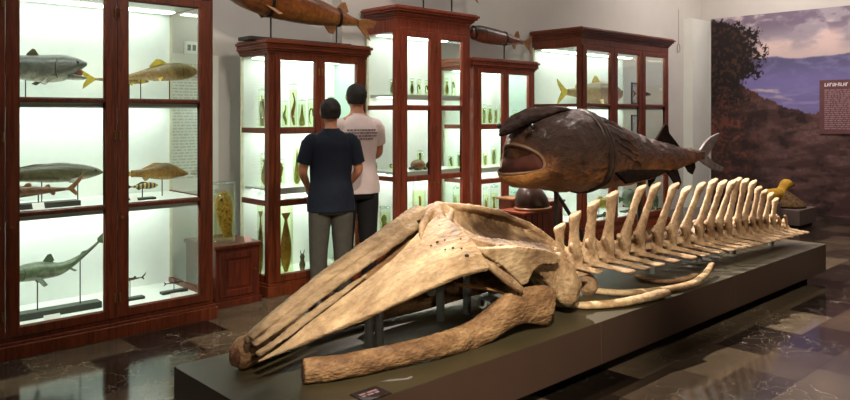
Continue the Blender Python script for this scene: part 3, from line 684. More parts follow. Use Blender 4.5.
row(A, 'middle shelf', .886, [(265, 152, 10, 5.50, 'fish', 's_brown'), (281, 158, 8, 5.52, 'blob', 's_brown'), (297, 140, 8, 5.42, 'cone', 's_green'), (318, 150, 8, 5.5, 'fish', 's_green'), (345, 152, 9, 5.5, 'blob', 's_green')])
row(A, 'cabinet floor', .131, [(260.5, 190, 7, 5.50, 'fish', 's_brown'), (286, 193, 15, 5.42, 'fish', 's_brown'), (312, 232, 7, 5.42, 'blob', 's_brown'), (325, 232, 6, 5.46, 'strips', 's_green'), (340, 198, 15, 5.46, 'eel', 's_brown')])
B = 'tall cabinet'
row(B, 'top shelf', 1.701, [(392, 79, 5, 5.5, 'fish', 's_green'), (412, 78, 5, 5.46, 'fish', 's_dark'), (419, 79, 5, 5.46, 'curl', 's_dark'), (427, 80, 5, 5.5, 'curl', 's_dark'), (447, 78, 5, 5.40, 'fish', 's_green'), (453.5, 74, 5, 5.36, 'curl', 's_dark')])
row(B, 'middle shelf', .946, [(376, 162, 4, 5.6, 'fish', 's_brown'), (391, 164, 5, 5.56, 'blob', 's_green'), (420, 150, 7, 5.60, 'blob', 's_green'), (451, 156, 6, 5.38, 'blob', 's_green'), (459, 152, 5, 5.32, 'strips', 's_green')])
row(B, 'cabinet floor', .166, [(385, 205, 12, 5.48, 'blob', 's_green'), (419, 180, 15, 5.48, 'eel', 's_yel'), (456, 185, 7, 5.34, 'strips', 's_yel')])
E_ = 'fish-head cabinet'
row(E_, 'top shelf', 1.398, [(484, 104, 6, 5.45, 'strips', 's_green'), (490, 105, 6, 5.5, 'fish', 's_yel'), (496, 107, 5, 5.45, 'strips', 's_yel'), (502, 105, 6, 5.5, 'eel', 's_green'), (515, 110, 6, 5.45, 'curl', 's_green')])
row(E_, 'middle shelf', .931, [(485, 150, 7, 5.45, 'strips', 's_yel'), (494, 146, 7, 5.5, 'strips', 's_green'), (502, 148, 6, 5.5, 'fish', 's_yel')])
row(E_, 'cabinet floor', .131, [(486, 186, 7, 5.45, 'strips', 's_yel'), (494, 184, 8, 5.45, 'fish', 's_yel'), (514, 190, 7, 5.45, 'strips', 's_green')])
# turtle and skull-like pieces on the tall cabinet's shelf
q = U(418, 166, 5.40); zs = .946
r = root('turtle_shell', 'small brown turtle specimen on the middle shelf of the tall cabinet', 'turtle', (q.x, 5.40, zs))
put(MB().ball((q.x, 5.40, zs+.05), (.085, .07, .055), 14, 8), 'shell', M['s_brown'], r, smooth=True)
put(MB().ball((q.x-.08, 5.38, zs+.035), (.03, .02, .022), 10, 6), 'head', M['s_dark'], r, smooth=True)
for sx in (-1, 1):
    for sy in (-1, 1): put(MB().ball((q.x+.055*sx, 5.40+.05*sy, zs+.016), (.03, .02, .015), 8, 5), 'flipper', M['s_dark'], r, smooth=True)
q = U(429, 168, 5.38)
r = root('small_skull', 'small dark skull-like piece beside the turtle specimen in the tall cabinet', 'skull', (q.x, 5.38, zs))
put(MB().ball((q.x, 5.38, zs+.04), (.035, .035, .04), 10, 7), 'cranium', M['s_dark'], r, smooth=True)
put(MB().ball((q.x-.02, 5.35, zs+.015), (.02, .02, .014), 8, 5), 'jaw', M['s_brown'], r, smooth=True)
q = U(301, 260, 5.36)
r = root('small_carved_figure', 'little dark horned figure on the floor of the visitors\' cabinet', 'figure', (q.x, 5.34, .131))
put(MB().lathe([(.03, 0), (.03, .012), (.018, .02), (.028, .07), (.016, .11), (.022, .14), (.012, .165)], (q.x, 5.34, .131), 12), 'body', M['s_dark'], r, smooth=True)
for s in (-1, 1): put(MB().tube([(q.x+s*.01, 5.34, .131+.155), (q.x+s*.022, 5.34, .131+.195)], [.006, .003], 6), 'horn', M['s_dark'], r)
# big fish jar on the pedestal cupboard
c = U(224, 240, 5.36); zt = .484
d = CS*c.x+SN*5.36; h = U(224, 184, 5.36).z-zt
rad = 11/F*d
x, y = c.x+.0, 5.36
r = root('specimen_jar', 'big glass jar holding a brown scaly fish on the low pedestal cupboard', 'jar', (x, y, zt))
b = MB(); b.lathe([(rad*.9, 0), (rad, .02), (rad, h*.95), (rad*.95, h)], (x, y, zt), 28, caps=False); put(b, 'glass', M['jar'], r, smooth=True)
b = MB(); b.lathe([(rad*1.03, h), (rad*1.03, h+.012), (rad*.5, h+.022), (.01, h+.026)], (x, y, zt), 24); put(b, 'lid', M['lid'], r, smooth=True)
b = MB(); b.lathe([(rad-.008, .022), (rad-.008, h*.86)], (x, y, zt), 24); put(b, 'fluid', M['fluid'], r)
b = MB()
P = spline([(0.03, .1, .15, .30), (.12, .25, .38, .35), (.3, .15, .65, .5), (.55, -.03, .84, .55), (.75, -.08, .80, .5), (.88, -.02, .4, .3), (.93, .05, .1, .1)], 5)
b.loft([[(x+rad*(p[1]+p[2]*math.cos(a)), y+rad*p[3]*math.sin(a), zt+.02+h*.9*p[0]) for a in [2*PI*k/14 for k in range(14)]] for p in P])
sp = put(b, 'specimen', plain('scaly_brown_specimen', (150, 112, 44), .5, .4, var=.75, scale=55, bstr=.6), r, smooth=True)
put(MB().prism([(x-.1*rad, y, zt+h*.1), (x+.8*rad, y, zt+.03), (x+.75*rad, y, zt+h*.2), (x+.3*rad, y, zt+h*.32)], (0, .01, 0)), 'tail_fin', M['s_brown'], sp)
put(MB().ball((x-.45*rad, y-.4*rad, zt+h*.74), .012, 8, 6), 'eye', M['black'], sp, smooth=True)
tag(put(MB().prism([(2.93, 5.215, zt+.001), (2.99, 5.215, zt+.001), (2.99, 5.235, zt+.045), (2.93, 5.235, zt+.045)], (0, .003, 0)), 'label_card', plain('pinkish_card', (214, 176, 168), .7), origin=(2.96, 5.22, zt)), 'pinkish label card standing beside the big fish jar', 'label')
# ================================================================== PLATFORM
PZ = .32; PX0, PX1, PY0, PY1 = 1.48, 7.23, 2.34, 3.30
M['plat_side'] = plain('brown_platform_side', (72, 53, 42), .5, .35, var=.05, scale=3)
M['plat_top'] = plain('olive_platform_top', (68, 60, 40), .42, .5, var=.06, scale=4)
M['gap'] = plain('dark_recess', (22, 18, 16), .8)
r = root('display_platform', 'long low brown platform with recessed foot carrying the whale skeleton', 'platform', ((PX0+PX1)/2, (PY0+PY1)/2, 0))
put(MB().box(PX0+.12, PX1-.12, PY0+.12, PY1-.12, 0, .075), 'recessed_foot', M['gap'], r)
xs = [PX0, 3.58, 5.27, PX1]
for a, c in zip(xs, xs[1:]):
    put(MB().box(a+.002, c-.002, PY0, PY1, .075, PZ-.004), 'side_unit', M['plat_side'], r, bevel=.002)
put(MB().box(PX0, PX1, PY0, PY1, PZ-.004, PZ), 'top', M['plat_top'], r)
# label on the platform
a, b_, c, d = (Z(q[0], q[1], PZ) for q in ((350, 395.5), (375.5, 387), (390.5, 394), (366, 403)))
ux = (b_-a); uy = (d-a)
r = root('platform_label', 'small dark label with pale lettering lying on the near end of the platform', 'label', (a+ux*.5+uy*.5))
put(MB().prism([a, b_, b_+uy, d], (0, 0, .006)), 'plate', plain('dark_label', (34, 22, 20), .5), r)
b = MB(); o = a+ux*.14+uy*.28+V((0, 0, .006))
wordbars(b, o, ux.normalized(), uy.normalized(), (0, 0, 1), ux.length*.7, uy.length*.42, uy.length*.20, .62, 4)
put(b, 'lettering', M['panel_text'], r)

# ================================================================== WHALE BONES
def stain_and_shade(m, spots):
    "brown stains of the old bone and painted shade of its hollow: ellipsoids with ragged edges in the bone's own space"
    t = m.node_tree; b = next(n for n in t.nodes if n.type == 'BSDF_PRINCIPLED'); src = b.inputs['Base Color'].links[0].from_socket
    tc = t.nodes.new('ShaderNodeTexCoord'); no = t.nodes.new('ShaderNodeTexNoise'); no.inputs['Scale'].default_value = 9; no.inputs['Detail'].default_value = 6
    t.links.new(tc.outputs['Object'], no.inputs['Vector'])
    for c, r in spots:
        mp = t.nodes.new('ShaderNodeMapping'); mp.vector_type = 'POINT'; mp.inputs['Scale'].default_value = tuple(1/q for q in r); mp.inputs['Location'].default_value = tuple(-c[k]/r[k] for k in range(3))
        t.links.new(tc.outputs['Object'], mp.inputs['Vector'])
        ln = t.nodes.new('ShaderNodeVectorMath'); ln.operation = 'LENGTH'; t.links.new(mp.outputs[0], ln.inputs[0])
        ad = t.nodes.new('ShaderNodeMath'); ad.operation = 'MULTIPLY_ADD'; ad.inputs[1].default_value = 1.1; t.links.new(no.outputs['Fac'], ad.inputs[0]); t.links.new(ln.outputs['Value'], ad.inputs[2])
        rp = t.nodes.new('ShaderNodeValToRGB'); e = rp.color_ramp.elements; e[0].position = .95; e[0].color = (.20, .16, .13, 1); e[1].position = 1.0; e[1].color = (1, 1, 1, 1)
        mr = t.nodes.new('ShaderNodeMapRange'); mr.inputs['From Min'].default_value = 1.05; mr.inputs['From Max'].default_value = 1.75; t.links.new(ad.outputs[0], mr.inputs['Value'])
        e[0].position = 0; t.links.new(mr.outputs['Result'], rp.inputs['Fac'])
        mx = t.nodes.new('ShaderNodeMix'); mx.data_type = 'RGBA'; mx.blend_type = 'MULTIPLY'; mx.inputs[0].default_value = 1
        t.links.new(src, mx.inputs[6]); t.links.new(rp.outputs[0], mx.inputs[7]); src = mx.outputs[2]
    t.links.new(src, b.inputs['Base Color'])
M['bone'] = bone('weathered_bone', (212, 182, 140), (170, 138, 100), (98, 74, 52), 3.0, .8, .6, (.55, 1.4, 1.4))
M['bone_g'] = bone('grey_brown_bone', (178, 150, 114), (132, 106, 76), (76, 56, 40), 3.4, .8, .62, (.5, 1.5, 1.5))
M['bone_m'] = bone('brown_skull_bone', (196, 164, 124), (152, 120, 84), (84, 62, 44), 4, .8)
_c = U(496, 228, 2.84)-V((2.7, 2.88, .32)); stain_and_shade(M['bone_m'], [(_c, (.30, .16, .13)), (U(535, 243, 2.78)-V((2.7, 2.88, .32)), (.16, .12, .08))])  # staining plus the shade of the skull's hollow, both put into the colour
M['bone_v'] = bone('vertebra_bone', (202, 170, 130), (168, 134, 98), (108, 80, 56), 6, .6)
M['bone_d'] = bone('dark_jaw_bone', (188, 148, 104), (138, 102, 68), (70, 48, 32), 5, 1.0, .62, (.6, 1.3, 1.3))
M['bone_end'] = bone('spongy_bone_end', (150, 106, 74), (112, 72, 48), (60, 36, 24), 22, 1.0, .8)
M['bone_w'] = bone('pale_rib_bone', (214, 186, 142), (184, 148, 104), (120, 88, 58), 8, .3)
def organic(o, voxel=.012, smooth=4, disp=.012, size=.12, disp2=.004):
    m = o.modifiers.new('remesh', 'REMESH'); m.mode = 'VOXEL'; m.voxel_size = voxel; m.use_smooth_shade = True
    s = o.modifiers.new('smooth', 'SMOOTH'); s.iterations = smooth; s.factor = .5
    for nm, st, sz in (('a', disp, size), ('b', disp2, size*.25)):
        t = bpy.data.textures.get('clouds_%s_%.3f' % (nm, sz)) or bpy.data.textures.new('clouds_%s_%.3f' % (nm, sz), 'CLOUDS')
        t.noise_scale = sz; t.noise_depth = 3
        d = o.modifiers.new('displace_'+nm, 'DISPLACE'); d.texture = t; d.strength = st; d.mid_level = .5; d.texture_coords = 'GLOBAL'
    return o
CY = 2.88
skull = root('whale_skull', 'huge brown whale skull with long pointed snout at the near end of the platform', 'skull', (2.7, CY, PZ))
# --- snout: near jaw plate, far half and the ridges between them
ST = [  # lower outer edge, inner upper edge of the near plate, crest of the far half
 ((258, 362, 2.78), (258.5, 360, 2.79), (246, 336, 2.92)),
 ((284, 351, 2.74), (281, 345, 2.79), (263, 321, 2.935)),
 ((317, 337, 2.69), (312, 320, 2.78), (287, 302, 2.95)),
 ((372, 313.5, 2.59), (356, 287, 2.78), (336, 263.5, 2.97)),
 ((424, 290, 2.51), (394, 257, 2.78), (383, 231, 2.98)),
 ((462, 274, 2.46), (420, 230, 2.80), (411, 213, 2.97)),
 ((490, 267, 2.45), (440, 212, 2.84), (434, 202.5, 2.94)),
]
A_, B_, D_ = [[V(q) for q in spline([tuple(U(*st[k])) for st in ST], 5)] for k in range(3)]
n = len(A_); rings = []
for i in range(n):
    a, c = A_[i], B_[i]; w = i/(n-1); th = .008+.030*min(1, w*2.2)
    dn = V((0, .55, -.83))                                   # away from the outer face
    R = []
    for k in range(9):
        t = k/8; q = a*(1-t)+c*t+V((0, -.35, .9))*(.05*w*math.sin(PI*t)*(1-.5*t))
        R.append(q)
    for k in range(8, -1, -1):
        t = k/8; q = a*(1-t)+c*t+dn*(th*(1.2-.3*abs(2*t-1)))+V((0, -.35, .9))*(.03*w*math.sin(PI*t))
        R.append(q)
    rings.append(R)
b = MB(); b.loft(rings)
o = put(b, 'near_jaw_plate', M['bone'], skull, smooth=True); organic(o, .007, 3, .008, .10, .003)
rings = []
for i in range(n):
    d = D_[i]; w = i/(n-1); g = V((0, .03+.26*w, -.02-.17*w)); th = .02+.03*w
    e = d+g; m = d+g*.5+V((0, .01, .03*w))
    rings.append([d+V((0, -.012-.02*w, -.012)), d, m, e, e+V((0, -.01, -th)), m+V((0, -.02, -th*1.5)), d+V((0, -.012-.02*w, -.03-.05*w))])
b = MB(); b.loft(rings)
o = put(b, 'far_jaw_plate', M['bone_g'], skull, smooth=True); organic(o, .007, 3, .008, .10, .003)
def tp_(i, last): return max(.25, min(1, (last-i)/7)) if last < n-8 else 1
def between(i, f, drop): return B_[i]*(1-f)+D_[i]*f+V((0, 0, -drop))
b = MB(); b.tube([between(i, .42, .11) for i in range(12, n-3, 3)], [(.02, .075)]*len(range(12, n-3, 3)), 12, up=(0, -.25, .97)); put(b, 'snout_floor', M['bone_d'], skull, smooth=True)
for f, dr, r0, r1, last, hgt in ((.86, .004, .020, .060, n-2, .5), (.60, .020, .018, .050, n-4, .5), (.30, .045, .016, .040, n-12, .45)):
    b = MB(); idx = list(range(1, last, 2))
    b.tube([between(i, f, dr*(.3+i/n)) for i in idx], [((r0+(r1-r0)*min(1, i/n*1.2))*hgt*tp_(i, last), (r0+(r1-r0)*min(1, i/n*1.2))*tp_(i, last)) for i in idx], 14, up=(0, -.25, .97))
    o = put(b, 'snout_ridge', M['bone_g'], skull, smooth=True); organic(o, .006, 2, .014, .07, .005)
def onplate(i, t): 
    w = i/(n-1); return A_[i]*(1-t)+B_[i]*t+V((0, -.35, .9))*(.05*w*math.sin(PI*t)*(1-.5*t))
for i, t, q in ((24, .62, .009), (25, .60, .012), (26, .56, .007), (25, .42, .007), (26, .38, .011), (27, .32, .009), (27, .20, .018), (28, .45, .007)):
    put(MB().ball(onplate(i, t), (q*.75, q*.55, q*.55), 9, 6), 'nerve_hole_shade', M['gap'], skull, smooth=True)  # dark balls set in the bone stand in for shaded holes
# --- cranium
CC = [
 [(432, 206, 2.92), (432, 216, 2.85), (438, 230, 2.76), (445, 250, 2.70), (455, 268, 2.60)],
 [(450, 203, 2.92), (452, 215, 2.86), (458, 234, 2.73), (466, 249, 2.64), (474, 266, 2.55)],
 [(470, 206, 2.90), (471, 222, 2.88), (478, 243, 2.68), (483, 252, 2.58), (490, 266, 2.48)],
 [(500, 212, 2.90), (501, 230, 2.89), (506, 247, 2.64), (508, 256, 2.56), (510, 268, 2.52)],
 [(530, 225, 2.88), (529, 238, 2.84), (534, 249, 2.62), (535, 258, 2.55), (532, 270, 2.55)],
 [(551, 241, 2.84), (551, 247, 2.76), (554, 254, 2.61), (553, 266, 2.55), (546, 280, 2.56)],
 [(565, 256, 2.80), (566, 261, 2.72), (569, 268, 2.60), (565, 285, 2.55), (556, 297, 2.56)],
 [(576, 275, 2.78), (577, 279, 2.70), (580, 288, 2.62), (577, 300, 2.56), (567, 307, 2.57)],
]
secs = []
for i, c in enumerate(CC):
    T, Fo, N, S, B = (U(*p) for p in c)
    mir = lambda p: V((p.x, min(2*2.95-p.y, 3.28), p.z))
    um = V(((B.x+T.x)/2, CY, min(B.z, T.z-.18)-.0))
    secs.append([T, T*.5+Fo*.5+V((0, .03, 0)), Fo, N*.4+Fo*.6+V((0, .01, -.01)), N, S, B, B+V((.01, .08, -.015)), um, mir(B), mir(S), mir(N), mir(Fo)])
ns = len(secs[0]); cols = [spline([s[k] for s in secs], 4) for k in range(ns)]
b = MB(); b.loft([[V(cols[k][j]) for k in range(ns)] for j in range(len(cols[0]))])
# squamosal swelling and hind edge
b.tube([U(553, 256, 2.60), U(562, 270, 2.57), U(569, 286, 2.55), U(567, 299, 2.55), U(564, 305, 2.56)], [.05, .075, .08, .065, .035], 12)
b.tube([V((p.x, 2*CY+.03-p.y, p.z)) for p in (U(553, 256, 2.60), U(562, 270, 2.57), U(569, 286, 2.55), U(567, 299, 2.55))], [.05, .075, .08, .05], 12)
b.ball(U(582, 283, 2.80), (.06, .12, .09), 14, 10)              # occipital condyles
b.tube([U(436, 205, 2.93), U(470, 207, 2.90), U(500, 213, 2.89), U(530, 226, 2.87), U(552, 242, 2.83), U(566, 257, 2.78)], .022, 8)
b.tube([U(436, 228, 2.77), U(458, 236, 2.72), U(480, 245, 2.66), U(508, 249, 2.62), U(536, 250, 2.60)], [.03, .028, .024, .022, .02], 8)
b.tube([U(440, 205, 2.92), U(452, 211, 2.87), U(448, 222, 2.80), U(455, 234, 2.73)], [.016, .02, .018, .012], 8)
b.tube([U(436, 205, 2.93), U(428, 214, 2.87), U(422, 228, 2.81), U(421, 242, 2.74)], [.02, .026, .026, .014], 8)
b.tube([U(438, 206, 2.92), U(440, 216, 2.84), U(436, 230, 2.77), U(432, 244, 2.70)], [.02, .024, .024, .012], 8)
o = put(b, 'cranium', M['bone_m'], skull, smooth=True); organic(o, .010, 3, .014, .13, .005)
# --- flat process over the eye, cheek bar
b = MB()
poly = [(470, 247), (490, 249), (520, 247), (546, 250), (559, 254), (561, 262), (556, 265), (545, 264), (537, 268), (531, 276), (529, 283), (523, 286), (515, 278), (505, 268), (490, 258)]
b.prism([U(p[0], p[1], 2.50+.10*max(0, (490-p[0])/30)) for p in poly], (.012, .075, .0))
o = put(b, 'supraorbital_process', M['bone'], skull, smooth=True); organic(o, .008, 4, .008, .10, .003)
b = MB(); b.tube([U(474, 254, 2.52), U(490, 266, 2.49), U(508, 280, 2.47), U(521, 290, 2.46)], [.014, .022, .027, .022], 10)
o = put(b, 'cheek_bar', M['bone_v'], skull, smooth=True); organic(o, .006, 2, .005, .08, .002)
b = MB(); b.tube([V((p.x, 2*CY+.05-p.y, p.z)) for p in (U(474, 254, 2.52), U(490, 266, 2.49), U(508, 280, 2.47), U(521, 290, 2.46))], [.014, .022, .027, .022], 10)
put(b, 'cheek_bar', M['bone_v'], skull, smooth=True)
# --- lower jaws
jaw = root('lower_jaw_bone', 'thick near lower jaw bone with cut end lying along the platform front', 'bone', (2.3, 2.58, PZ), 'lower jaw bones')
q = [tuple(Z(*p)) for p in ((303, 371, .378), (345, 366, .376), (395, 355.5, .378), (435, 346, .385))]+[tuple(U(*p)) for p in ((470, 336, 2.535), (492, 323, 2.52), (508, 311, 2.51), (526, 305, 2.50), (540, 305, 2.49), (549, 306, 2.485))]
P = spline([p+(r1, r2) for p, r1, r2 in zip(q, (.057, .055, .055, .058, .072, .086, .095, .098, .108, .108), (.048, .05, .05, .05, .05, .05, .05, .05, .055, .05))], 5)
b = MB(); b.tube([p[:3] for p in P], [(p[3], p[4]) for p in P], 18, up=(0, 0, 1))
o = put(b, 'jaw_shaft', M['bone_d'], jaw, smooth=True); organic(o, .008, 3, .010, .06, .004)
p0 = V(P[0][:3]); tdir = (p0-V(P[3][:3])).normalized()
b = MB(); b.tube([p0-tdir*.01, p0+tdir*.003], [(.05, .042), (.046, .038)], 16, up=(0, 0, 1)); put(b, 'cut_end', M['bone_end'], jaw)
jaw = root('lower_jaw_bone', 'far lower jaw bone with round knob end, lying behind and under the snout', 'bone', (2.5, 3.15, PZ), 'lower jaw bones')
a = Z(243, 353, .395)
P = spline([(a.x, a.y, .395, .078, .062), (1.86, 3.09, .395, .074, .06), (2.1, 3.165, .395, .066, .055), (2.45, 3.205, .395, .066, .05), (2.85, 3.19, .40, .07, .05), (3.2, 3.16, .43, .085, .05), (3.5, 3.12, .47, .10, .055)], 5)
b = MB(); b.tube([p[:3] for p in P], [(p[3], p[4]) for p in P], 16, up=(0, 0, 1)); b.ball((a.x-.005, a.y, .395), (.05, .066, .074), 14, 10)
o = put(b, 'jaw_shaft', M['bone_d'], jaw, smooth=True); organic(o, .008, 3, .010, .06, .004)
p0 = V((a.x-.05, a.y-.012, .392))
b = MB(); b.ball(p0, (.022, .04, .045), 12, 8); put(b, 'spongy_end', M['bone_end'], jaw, smooth=True)
# --- steel cradle
cr = root('skull_cradle', 'grey steel pipe cradle standing on the platform under the whale skull', 'stand', (2.7, 2.8, PZ))
def post(px, py, zt, rad=.024):
    q = Z(px, py, PZ); b = MB(); b.tube([(q.x, q.y, PZ), (q.x, q.y, zt)], rad, 14); put(b, 'post', M['steel'], cr, smooth=False)
    return q
post(369, 347, .60); post(379, 346, .60); q1 = post(440.5, 321, .60); q2 = post(467, 313.5, .60); q3 = post(492, 318, .475)
b = MB(); b.tube([Z(482, 303, .475)+V((0, 0, 0)), Z(484, 302, .475), Z(507, 296, .475)], .03, 16)
put(b, 'cross_pipe', M['steel'], cr)
q = Z(482, 303, .475); tdir = (q-Z(507, 296, .475)).normalized()
b = MB(); b.tube([q+tdir*.0, q+tdir*.002], .018, 12); put(b, 'pipe_mouth_shade', M['black'], cr)  # black disc painted for the shade inside the hollow pipe
b = MB(); b.tube([U(431, 291, 2.78), U(440, 287, 2.85)], .028, 14); put(b, 'cross_pipe', M['steel'], cr)
b = MB(); b.tube([U(455, 284, 2.7), U(490, 289, 2.6), U(515, 296, 2.55)], [(.010, .03)]*3, 8, up=(0, 0, 1)); put(b, 'wooden_batten', plain('ochre_wood_batten', (140, 100, 60), .6), cr)

# ================================================================== VERTEBRAE
spine = root('whale_backbone', 'row of whale vertebrae with tall leaning spines along the platform', 'skeleton', (5.4, 2.75, PZ))
def vertebra(x, y, zc, top, i, s=1.0, ln_=.1):
    b = MB(); rad = .058*s
    # body of the vertebra
    b.loft([[(x+dx, y+rad*f*math.cos(2*PI*k/18), zc+rad*f*math.sin(2*PI*k/18)) for k in range(18)] for dx, f in ((-.058*s, .98), (-.05*s, 1.05), (-.0, .84), (.05*s, 1.05), (.058*s, .98))])
    # spine, leaning back
    hgt = top-zc; lean = ln_-.015
    x0 = x-.02
    pts = []
    for t, w, th in ((0, .115, .05), (.14, .092, .042), (.28, .070, .030), (.44, .056, .022), (.65, .052, .019), (.82, .058, .022), (.93, .068, .030), (1.0, .066, .032)):
        w *= s; th *= s
        xx = x0+.035*s+lean*(t**1.15)+.012*math.sin(i*2.1+t*3)
        zz = zc+.02+(hgt-.02)*t
        pts.append((xx, zz, w, th))
    b.loft([[(xx+w*math.cos(2*PI*k/12), y+th*math.sin(2*PI*k/12), zz+w*.3*math.cos(2*PI*k/12)*(1 if n > 4 else .2)) for k in range(12)] for n, (xx, zz, w, th) in enumerate(pts)])
    # knobs in front of the arch
    zk = zc+.13*s
    for sy in (-1, 1):
        b.tube([(x+.01, y+sy*.03*s, zc+.05*s), (x-.04*s, y+sy*.045*s, zk-.01), (x-.085*s, y+sy*.05*s, zk+.035*s)], [(.03*s, .02*s), (.028*s, .018*s), (.022*s, .016*s)], 8)
    # side plates
    ln = (.25 if i > 1 else .14)*s*(1-.2*max(0, i-12)/8)
    for sy in (-1, 1):
        R = []
        for t, w, th in ((0, .055, .022), (.3, .045, .014), (.65, .055, .010), (.92, .066, .009), (1, .05, .006)):
            c = V((x+.09*t, y+sy*(.04*s+ln*t), zc-.0-.035*t*s))
            R.append([(c.x+w*s*math.cos(2*PI*k/10), c.y, c.z+th*math.sin(2*PI*k/10)) for k in range(10)])
        b.loft(R)
    return b
TOPS = [(560, 225), (576.5, 213), (593, 202.5), (612.5, 193.5), (642.5, 186.7), (655.6, 184.5), (676.4, 184.5), (689, 187.5), (704, 183.5), (716.3, 180), (724.5, 181.5), (732, 181.5), (738, 179), (746, 180), (753, 181.6), (759, 187.5), (765, 191), (771, 193.5), (776, 199)]
BX = [3.80, 3.97, 4.15, 4.34, 4.53, 4.74, 4.97, 5.16, 5.36, 5.55, 5.71, 5.86, 6.00, 6.17, 6.29, 6.41, 6.53, 6.65, 6.76, 6.88, 7.0]
def midline(x): return 2.82-.19*max(0, (x-4.6)/2.4)**1.4
for i, x in enumerate(BX):
    y = midline(x); zc = .515-.02*(x-3.84)
    s = 1.0 if x < 5.7 else 1-.16*(x-5.7)
    if i < 2: s = .88+.06*i
    if i < len(TOPS): q = U(TOPS[i][0], TOPS[i][1], y); tp = q.z; lean = max(.0, min(.34, q.x-x))
    else: tp = zc+.08; lean = .02
    o = put(vertebra(x, y, zc, tp, i, s, lean), 'vertebra', M['bone_v'], spine, smooth=True)
    m = o.modifiers.new('remesh', 'REMESH'); m.mode = 'VOXEL'; m.voxel_size = .0075; m.use_smooth_shade = True
    sm = o.modifiers.new('smooth', 'SMOOTH'); sm.iterations = 3
    t = bpy.data.textures.get('clouds_v') or bpy.data.textures.new('clouds_v', 'CLOUDS'); t.noise_scale = .05
    d = o.modifiers.new('displace', 'DISPLACE'); d.texture = t; d.strength = .010; d.texture_coords = 'GLOBAL'
b = MB(); b.tube([(3.86, 2.83, .51), (4.6, 2.83, .505), (5.6, 2.79, .49), (6.4, 2.71, .47), (6.98, 2.64, .455)], .016, 8); put(b, 'rod', M['steel'], spine)
for x, y in ((4.02, 2.79), (4.95, 2.80), (5.62, 2.76), (6.15, 2.72), (6.8, 2.66)):
    b = MB(); b.tube([(x, y, PZ), (x, y, .47)], .024, 12); put(b, 'post', M['steel'], spine)
# loose ribs on the platform
def rib(label, pts, rads, mat, seed):
    P = spline([tuple(Z(*p))+(q,) for p, q in zip(pts, rads)], 5)
    b = MB(); b.tube([p[:3] for p in P], [(p[3]*.62, p[3]) for p in P], 12, up=(0, 0, 1))
    c = V(P[len(P)//2][:3])
    o = put(b, 'rib_bone', mat, origin=(c.x, c.y, PZ), smooth=True); organic(o, .007, 2, .006, .05, .002)
    tag(o, label, 'bone', 'loose rib bones on the platform')
rib('short thick pale rib bone nearest the platform edge behind the skull', [(556, 299, .345), (577, 305, .345), (610, 304, .345), (640, 299, .35), (666, 292, .355)], (.03, .036, .04, .042, .044), M['bone_w'], 1)
rib('long curved rib bone with raised tip behind the short thick one', [(592, 290.5, .345), (625, 293, .345), (660, 290, .345), (690, 284, .35), (705, 274, .37), (712, 263, .40)], (.032, .034, .032, .03, .026, .02), M['bone_w'], 2)
rib('darker short rib bone lying behind the long curved one', [(637, 276, .34), (655, 281, .34), (675, 281, .34), (697, 275, .345)], (.026, .026, .026, .024), M['bone_d'], 3)

# ================================================================== BIG MOUNTED FISH
M['hide'] = None
t = NT('dark_leathery_hide'); c = t.n('ShaderNodeTexCoord'); sep = t.n('ShaderNodeSeparateXYZ', Vector=c.outputs['Generated'])
v = t.coord('Object'); v2 = t.coord('Object', (.7, 3, 3), (0, .5, 0)); n = t.noise(v, 5, 6, .65, 1); n2 = t.noise(v2, 16, 6, .7, .5)
front = t.math('MULTIPLY', t.math('MAXIMUM', t.math('SUBTRACT', .11, sep.outputs[0]), 0.0), 3.2)
z = t.math('SUBTRACT', t.math('ADD', sep.outputs[2], t.math('MULTIPLY', t.math('SUBTRACT', n, .5), .5)), front)
col = t.ramp(z, [(.05, lin((172, 116, 54))), (.22, lin((124, 78, 42))), (.38, lin((78, 48, 30))), (.58, lin((56, 37, 28))), (.85, lin((64, 47, 41)))])
col = t.mix(.6, col, t.ramp(n2, [(.32, (.35, .32, .3)), (.62, (1, 1, 1))]), 'MULTIPLY')
M['hide'] = t.bsdf(col, .42, .35, n2, .9, .03, coat=.05, coatr=.25)
M['hide_d'] = plain('black_hide_fin', (32, 25, 22), .95, .0, var=.5, scale=16, bstr=.8)
M['fold'] = plain('dark_gill_hide', (44, 32, 26), .45, .3, var=.5, scale=14, bstr=.6); M['lip'] = plain('tan_lip_hide', (104, 74, 48), .5, .4, var=.35, scale=18, bstr=.4)
M['gullet'] = plain('red_brown_mouth', (66, 30, 20), .85, .3, var=.5, scale=9, bstr=.3)
FY = 3.5
big = root('mounted_basking_shark', 'huge dark stuffed fish with gaping mouth standing on poles above the vertebrae', 'shark', (5.4, FY, 0))
# (x, z, half height, half width)
prof = [(4.30, 1.195, .185, .245), (4.38, 1.215, .245, .275), (4.48, 1.232, .29, .295), (4.64, 1.238, .33, .305), (4.90, 1.215, .335, .300), (5.2, 1.185, .312, .28), (5.34, 1.165, .298, .27), (5.7, 1.125, .245, .22), (6.1, 1.095, .19, .165), (6.5, 1.085, .135, .11), (6.85, 1.085, .085, .07), (7.10, 1.088, .058, .042), (7.2, 1.09, .05, .03)]
P = spline(prof, 5)
def ring(x, z, hu, hl, hw, tu=0.0, tc=0.0, n=44):
    R = []
    for k in range(n):
        a = 2*PI*k/n; ca, sa = math.cos(a), math.sin(a)
        R.append(V((x+tu*max(0, sa)+tc*ca*ca, FY+hw*ca, z+(hu if sa > 0 else hl)*sa)))
    return R
b = MB()
HEAD = [(4.085, 1.115, .165, .045, .195), (4.09, 1.118, .185, .075, .212), (4.13, 1.130, .245, .125, .235), (4.20, 1.16, .288, .19, .26), (4.32, 1.20, .312, .25, .283), (4.47, 1.225, .318, .295, .298)]
FT = [(.085, .22), (.09, .22), (.085, .20), (.06, .16), (.04, .11), (.015, .05)]
